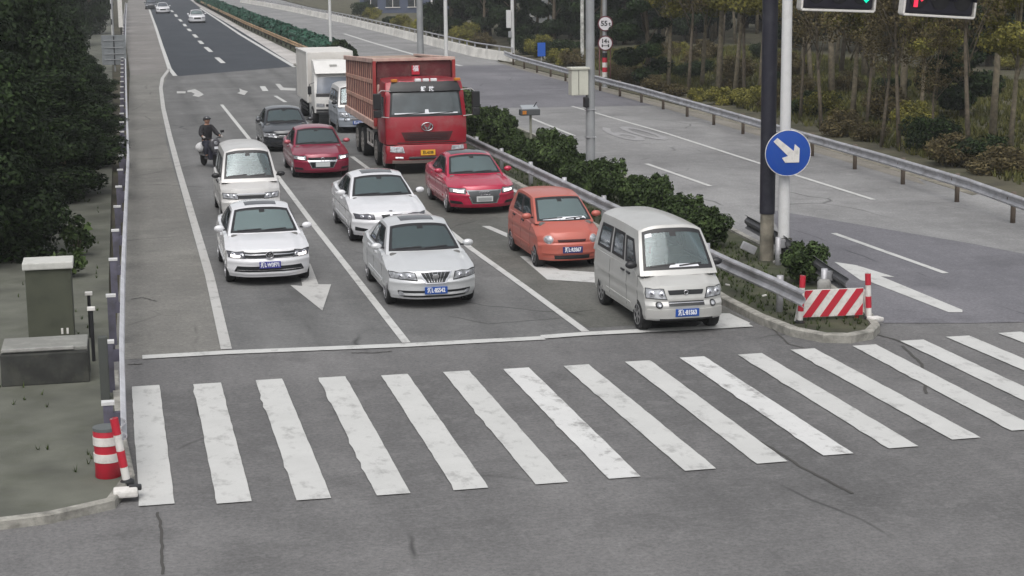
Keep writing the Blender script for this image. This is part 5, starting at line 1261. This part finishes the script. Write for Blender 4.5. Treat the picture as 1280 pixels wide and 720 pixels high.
# surveyed trunks (pixel of the foot), kind, size
tr = [(812, 112, 3, .8), (835, 112, 2, .8), (860, 118, 1, .9), (877, 110, 0, .9), (898, 116, 2, 1), (918, 118, 0, .95), (930, 120, 1, .9), (950, 122, 0, 1), (1000, 152, 1, .7), (1015, 120, 0, 1), (1027, 166, 1, .8), (1040, 120, 2, 1.1), (1065, 155, 2, .8), (1083, 160, 1, .7), (1101, 186, 1, .65), (1124, 190, 1, .75), (1150, 160, 0, .7), (1128, 130, 2, 1.1), (1180, 130, 3, .9), (1205, 150, 3, .9), (1211, 205, 1, .8), (1240, 175, 2, .9), (1262, 190, 0, .8), (1165, 195, 1, .5)]
used = set()
def place_tree(x, y, k, s, lab=None):
    lab = lab or lab_w[k]
    if k not in used: used.add(k); o = WT[k]; o.location = (x, y, -.05); o.scale = (s, s, s); o['label'] = lab; o.rotation_euler.z = RW.random()*6
    else: dup(WT[k], (x, y, -.05), RW.random()*6, (s, s, s*RW.uniform(.9, 1.15)), lab)
sp = ['left of the black signal pole', 'between the black pole and the signals', 'under the green signal', 'in the right part of the wood']
for (u, v, k, s) in tr:
    p = G(u, v)
    place_tree(p.x, p.y, k, s, lab_w[k]+(', left of the black pole' if u < 955 else ', right of the sign pole'))
for i in range(70):
    x = RW.uniform(34, 75); y = RW.uniform(62, 150); k = RW.choice([0, 1, 2, 0, 3]) if x > 42 else RW.choice([0, 1, 2])
    if x < 36+0*y and y < 70: continue
    place_tree(x, y, k, RW.uniform(.9, 1.4), lab_w[k]+' deep in the wood')
for i in range(34):      # dark belt beyond
    x = RW.uniform(29, 60); y = RW.uniform(105, 150); place_tree(x if y < 150 else x+5, y, 3, RW.uniform(.9, 1.3), 'dense dark evergreen tree behind the bridge parapet')
for i in range(26):
    place_tree(RW.uniform(36, 100), RW.uniform(165, 300), 3, RW.uniform(1.3, 2.0), 'distant dark tree beyond the carriageways')
for i in range(22):
    place_tree(RW.uniform(-22, -1.5), RW.uniform(165, 330), 3, RW.uniform(1.1, 1.8), 'distant dark tree on the left of the far road')
for i in range(24):
    place_tree(RW.uniform(58, 95), RW.uniform(45, 110), RW.choice([3, 3, 3, 2]), RW.uniform(1.1, 1.6), 'tree at the back of the wood on the far right')
for i in range(14):
    place_tree(RW.uniform(-30, 60), RW.uniform(360, 420), 3, RW.uniform(1.6, 2.4), 'tree closing the view at the end of the road')
for i in range(12):
    place_tree(RW.uniform(50, 62), RW.uniform(50, 100), 3, RW.uniform(.9, 1.3), 'dense evergreen in the darker right half of the wood')
# undergrowth shrubs
US = [shrub('woodland_shrub', '', 80+k, 1.0, 1.2, (L_BROWN, L_OLIVE, L_DARK, L_YEL)[k], 4500, .042, 'undergrowth bushes beyond the right guard rail') for k in range(4)]
ul = ['brown leafless looking bush beyond the right guard rail', 'olive bush in the undergrowth beyond the right guard rail', 'dark rounded bush beyond the right guard rail', 'bright yellow green bush behind the bridge parapet']
usd = set()
def place_us(x, y, k, s, lab=None):
    lab = lab or ul[k]
    if k not in usd: usd.add(k); o = US[k]; o.location = (x, y, -.05); o.scale = (s, s, s); o['label'] = lab
    else: dup(US[k], (x, y, -.05), RW.random()*6, (s*RW.uniform(.8, 1.3), s, s*RW.uniform(.7, 1.2)), lab)
for (u, v, k, s) in [(1163, 198, 2, 1.1), (1048, 176, 0, .9), (1085, 182, 0, .8), (1008, 150, 2, .9), (1190, 215, 0, .9), (1110, 160, 0, 1.2), (1140, 170, 1, 1), (1020, 150, 1, 1.2), (985, 140, 0, 1), (935, 140, 1, .9), (900, 135, 1, .7), (870, 130, 1, .7), (840, 124, 0, .7), (815, 118, 0, .7), (790, 110, 0, .8),
                     (520, 40, 3, 1.0), (497, 36, 1, 1.2), (485, 33, 2, 1.2), (540, 48, 2, 1.5), (575, 55, 1, 1.4), (585, 58, 3, .7), (600, 62, 0, 1.2), (655, 70, 2, 1.5), (668, 74, 1, 1.4), (690, 80, 2, 1.4), (712, 86, 0, 1), (700, 84, 1, 1), (770, 106, 0, .9), (450, 22, 2, 1.5), (462, 25, 1, 1.3), (1225, 215, 2, 1.2), (1250, 225, 0, 1.0)]:
    p = G(u, v); q = p
    place_us(p.x+.5, p.y+1.0, k, s)
for i in range(60):
    x = RW.uniform(27, 60); y = RW.uniform(30, 110); place_us(x, y, RW.choice([0, 0, 1, 2]), RW.uniform(.5, 1.1))
# tufts of weeds and grass: uncountable
def tufts(name, label, n, area, size, m, seed, z=.05, ok=lambda x, y: True):
    rs = np.random.RandomState(seed); V = []; F_ = []
    for i in range(n):
        x, y = rs.uniform(area[0], area[1]), rs.uniform(area[2], area[3])
        if not ok(x, y): continue
        for b in range(6):
            a = rs.uniform(0, 6.28); h = size*rs.uniform(.5, 1.3); dx, dy = math.cos(a), math.sin(a); w = size*.1; k = len(V); l = rs.uniform(.3, .8)*size
            V += [(x-dy*w, y+dx*w, z), (x+dy*w, y-dx*w, z), (x+dx*l, y+dy*l, z+h)]; F_.append((k, k+1, k+2))
    return tag(obj(name, (V, [], F_), m), label, 'grass', kind='stuff')
L_GRASS = leafmat('grass_blades', (.02, .035, .008), (.06, .085, .02)); L_DRY = leafmat('grass_dry', (.05, .055, .018), (.14, .135, .04))
tufts('grass', 'short weeds growing inside the median kerb', 2600, (11.25, 14.3, .9, 30), .1, L_GRASS, 3, .09, lambda x, y: x < 12.6+min(2, y*.09) and x > 11.3)
tufts('grass', 'dry grass covering the ground beyond the right guard rail', 26000, (22.6, 46, 14, 100), .3, L_DRY, 4, .0, lambda x, y: x > 23.6+(y-14)*.05+(1.2 if y < 30 else 1.3))
tufts('grass', 'weeds on the dusty left verge', 900, (-5, -.7, -5.5, 40), .09, L_GRASS, 6, .08, lambda x, y: math.sin(x*2.1+y*.7)+math.sin(y*1.3-x)+math.sin(x*.9+2) > 1.1)
for i, (x, y) in enumerate(((11.6, 5.6), (11.75, 7.2), (11.55, 9.5), (11.9, 4.3))):
    b = tag(boxo('litter', (0, 0, 0), (.09, .06, .03), M_RWHITE, None, .01), 'small white scrap of litter in the median weeds', 'litter', 'litter scraps in the median'); b.location = (x, y, .12); b.rotation_euler = (0, .2, i)
# works building behind the parapet
def building(label, x, y, w, d, h, col, rows, cols, rz=0):
    t = thing('building', label, 'building', (x, y, 0), rz)
    wl_ = boxo('wall', (0, d/2, h/2), (w, d, h), mat('wall_%d' % (col[0]*1000), col, .8, var=.12, vscale=.5), t)
    boxo('roof', (0, d/2, h+.15), (w+.6, d+.6, .3), mat('roof_grey', (.14, .14, .16), .8), t, .03)
    for r_ in range(rows):
        for c_ in range(cols):
            xx = -w/2+(c_+.5)*w/cols; zz = 1.6+r_*3.2
            if zz+1 > h: continue
            wi = boxo('window', (xx, -.03, zz), (w/cols*.62, .06, 1.5), M_GLASS, t); boxo('sill', (xx, -.08, zz-.8), (w/cols*.68, .14, .09), M_RWHITE, wi); boxo('frame', (xx, -.075, zz), (.07, .03, 1.5), M_RWHITE, wi)
    return t
building('blue grey works building with window bands behind the bridge parapet', 41, 205, 20, 12, 6.5, (.07, .085, .13), 2, 7, -.15)
building('pale house half hidden by bushes left of the dark trees', 47, 158, 9, 8, 6.5, (.2, .21, .21), 2, 4, -.2)
building('small grey roadside house behind the far left trees', -6.0, 200, 7, 8, 6, (.14, .15, .17), 2, 3, 0)

# ------------------------------------------------------------------ scooter and rider
def scooter(x, y, rz):
    t = thing('scooter', 'dark scooter with a pale front apron riding along the left side of the lane', 'scooter', (x, y, 0), rz)
    dk = mat('scooter_dark', (.03, .03, .045), .35, coat=.5); pale = mat('scooter_silver', (.1, .1, .11), .35, .2, coat=.4)
    for yy in (0, 1.3):
        w = latheo('wheel', [(.16, -.05), (.24, -.05), (.27, 0), (.24, .05), (.16, .05)], M_TYRE, t, 24, 'X', (0, yy, .27)); latheo('rim', [(.15, -.02), (.15, .02)], M_RIM, w, 16, 'X', (0, yy, .27))
    tubeo('fork', [(0, 0, .27), (0, .18, .8), (0, .24, 1.02)], .035, M_GALV, t)
    ap = bmesh.new(); 
    pts = [(-.05, .55), (.05, .55), (.19, .8), (.17, 1.0), (.08, 1.08), (-.08, 1.08), (-.17, 1.0), (-.19, .8)]
    o = obj('front_apron', prism(pts, .02, .2, 'XZ'), pale, t); o.modifiers.new('b', 'BEVEL').width = .04
    boxo('front_mudguard', (0, .0, .53), (.14, .42, .07), dk, t, .03); latheo('headlight', [(.07, 0), (.07, -.02), (.04, -.035)], M_LENS, t, 16, 'Y', (0, .0, .92))
    boxo('leg_shield', (0, .24, .6), (.42, .06, .55), dk, t, .03); boxo('footboard', (0, .5, .34), (.34, .55, .08), dk, t, .02)
    boxo('rear_body', (0, 1.05, .55), (.34, .75, .36), dk, t, .1); boxo('seat', (0, .98, .77), (.3, .7, .1), M_TRIM, t, .04)
    tubeo('handlebar', [(-.34, .28, 1.1), (-.1, .24, 1.06), (.1, .24, 1.06), (.34, .28, 1.1)], .018, M_TRIM, t, 8)
    for s in (-1, 1): m_ = boxo('mirror', (s*.34, .22, 1.3), (.14, .03, .09), M_TRIM, t, .02); tubeo('mirror_stalk', [(s*.25, .26, 1.09), (s*.34, .24, 1.27)], .01, M_TRIM, m_, 6)
    boxo('number_plate', (0, -.03, .75), (.14, .01, .09), M_PWHITE, t)
    b = thing('bag', 'white bag hanging at the right side of the scooter rider', 'bag', (x-.42, y+.9, .62))
    bm = bmesh.new(); bmesh.ops.create_icosphere(bm, subdivisions=3, radius=.2)
    for v in bm.verts: v.co = Vector((v.co.x*1.2, v.co.y*.9, v.co.z*.85))*(1+.12*math.sin(9*v.co.x+5*v.co.z)*math.cos(7*v.co.y))
    obj('sack', bm, mat('bag_white', (.65, .65, .66), .6), b, True); tubeo('strap', [(.05, 0, .14), (.2, .02, .3)], .02, M_RWHITE, b, 6)
    return t
def skin_mesh(name, V, E, Rr, m, parent, sub=1):
    me = bpy.data.meshes.new(name); me.from_pydata([Vector(v) for v in V], E, []); o = bpy.data.objects.new(name, me); COL.objects.link(o)
    sk = o.modifiers.new('s', 'SKIN'); sk.use_smooth_shade = True; ss = o.modifiers.new('u', 'SUBSURF'); ss.levels = sub; ss.render_levels = sub
    for i, r in enumerate(Rr): me.skin_vertices[0].data[i].radius = (r, r) if not isinstance(r, tuple) else r
    me.skin_vertices[0].data[0].use_root = True
    bpy.context.view_layer.update(); me2 = bpy.data.meshes.new_from_object(o.evaluated_get(bpy.context.evaluated_depsgraph_get()))
    bpy.data.objects.remove(o); me2.materials.clear(); me2.materials.append(m); me2.polygons.foreach_set('use_smooth', [True]*len(me2.polygons))
    o = bpy.data.objects.new(name, me2); COL.objects.link(o); o.parent = parent; return o
def rider(x, y, rz):
    t = thing('person', 'scooter rider in a black jacket and dark helmet sitting upright', 'person', (x, y, 0), rz)
    black = mat('jacket_black', (.014, .013, .016), .8, var=.3, vscale=8, bump=.4, bscale=30); jeans = mat('trousers_dark', (.03, .032, .05), .85); skin_ = mat('skin', (.42, .24, .17), .6)
    # body: pelvis 0, spine, chest, neck, head ; arms ; legs
    V = [(0, .92, .9), (0, .9, 1.1), (0, .86, 1.32), (0, .84, 1.46), (0, .82, 1.56), (0, .8, 1.66)]; E_ = [(0, 1), (1, 2), (2, 3), (3, 4), (4, 5)]; Rr = [(.16, .12), (.15, .11), (.17, .12), (.11, .09), .052, .08]
    for s in (-1, 1):
        k = len(V); V += [(s*.19, .84, 1.4), (s*.3, .7, 1.2), (s*.32, .45, 1.13), (s*.33, .34, 1.12)]; E_ += [(3, k), (k, k+1), (k+1, k+2), (k+2, k+3)]; Rr += [.07, .052, .036, .028]
        k = len(V); V += [(s*.12, .84, .84), (s*.2, .42, .8), (s*.17, .5, .42), (s*.16, .42, .36)]; E_ += [(0, k), (k, k+1), (k+1, k+2), (k+2, k+3)]; Rr += [.1, .07, .05, .04]
    b = skin_mesh('body', V, E_, Rr, skin_, t)
    V2 = V[:5]; 
    jk = []; je = [(0, 1), (1, 2), (2, 3)]; jr = [(.22, .16), (.21, .17), (.24, .17), (.12, .12)]; jv = [(0, .93, .8), (0, .9, 1.08), (0, .86, 1.3), (0, .83, 1.5)]
    for s in (-1, 1):
        k = len(jv); jv += [(s*.19, .84, 1.41), (s*.3, .7, 1.2), (s*.32, .44, 1.13)]; je += [(2, k), (k, k+1), (k+1, k+2)]; jr += [.115, .088, .06]
    skin_mesh('jacket', jv, je, jr, black, b)
    tv = [(0, .92, .86)]; te = []; trr = [.15]
    for s in (-1, 1):
        k = len(tv); tv += [(s*.13, .82, .84), (s*.2, .42, .8), (s*.175, .5, .46)]; te += [(0, k), (k, k+1), (k+1, k+2)]; trr += [.12, .09, .075]
    skin_mesh('trousers', tv, te, trr, jeans, b)
    for s in (-1, 1):
        bm = bmesh.new(); box(bm, (s*.16, .4, .41), (.1, .27, .09), .035); obj('shoe', bm, M_TRIM, b)
        gl = mat('glove_pale', (.45, .42, .4), .7)
        hv = [(s*.33, .36, 1.12), (s*.33, .29, 1.13)]; he = [(0, 1)]; hr = [.034, .036]
        for f in range(4):
            k = len(hv); xx = s*(.36-.02*f-.0); hv += [(xx, .25, 1.135), (xx, .235, 1.1), (xx, .26, 1.075+.004*f)]; he += [(1, k), (k, k+1), (k+1, k+2)]; hr += [.011, .0095, .008]
        k = len(hv); hv += [(s*.285, .3, 1.115), (s*.28, .27, 1.09)]; he += [(0, k), (k, k+1)]; hr += [.012, .009]
        skin_mesh('hand', hv, he, hr, gl, b)
    # head details
    bm = bmesh.new(); bmesh.ops.create_uvsphere(bm, u_segments=20, v_segments=14, radius=.1)
    for v in bm.verts:
        v.co.z *= 1.15; v.co.y *= 1.05
        if v.co.y < -.05 and abs(v.co.x) < .025 and -.02 < v.co.z < .03: v.co.y -= .018
    obj('head', bm, skin_, b, True).location = (0, .8, 1.66)
    for s in (-1, 1): boxo('eye', (s*.035, .7, 1.675), (.022, .01, .012), M_TRIM, b)
    boxo('mouth', (0, .7, 1.61), (.05, .01, .01), mat('lips', (.3, .1, .08), .6), b)
    bm = bmesh.new(); bmesh.ops.create_uvsphere(bm, u_segments=24, v_segments=16, radius=.135)
    bmesh.ops.delete(bm, geom=[v for v in bm.verts if v.co.z < -.02 and v.co.y < .02 or v.co.z < -.07], context='VERTS')
    o = obj('helmet', bm, mat('helmet_dark', (.05, .05, .055), .3, coat=.6), b, True); o.location = (0, .81, 1.7); o.modifiers.new('s', 'SOLIDIFY').thickness = .02
    boxo('peak', (0, .68, 1.74), (.2, .09, .02), M_TRIM, b, .008, Matrix.Rotation(.25, 3, 'X'))
    t.scale = (.92,)*3
SCX, SCY = G(271, 211).x, G(271, 211).y
scooter(SCX, SCY, .3).scale = (.92,)*3; rider(SCX, SCY, .3)

# ------------------------------------------------------------------ the damp air of an overcast day
hz = bmesh.new(); box(hz, (0, 500, 13.45), (1820, 2020, 29.1))
HM = bpy.data.materials.new('haze_air'); HM.use_nodes = True; ht = HM.node_tree; ht.nodes.remove(ht.nodes['Principled BSDF'])
pv = ht.nodes.new('ShaderNodeVolumePrincipled'); pv.inputs['Color'].default_value = (.9, .93, .95, 1); pv.inputs['Density'].default_value = .0004
ht.links.new(pv.outputs[0], ht.nodes['Material Output'].inputs['Volume'])
tag(obj('haze', hz, HM), 'thin damp haze in the air over the road', 'haze', kind='stuff')
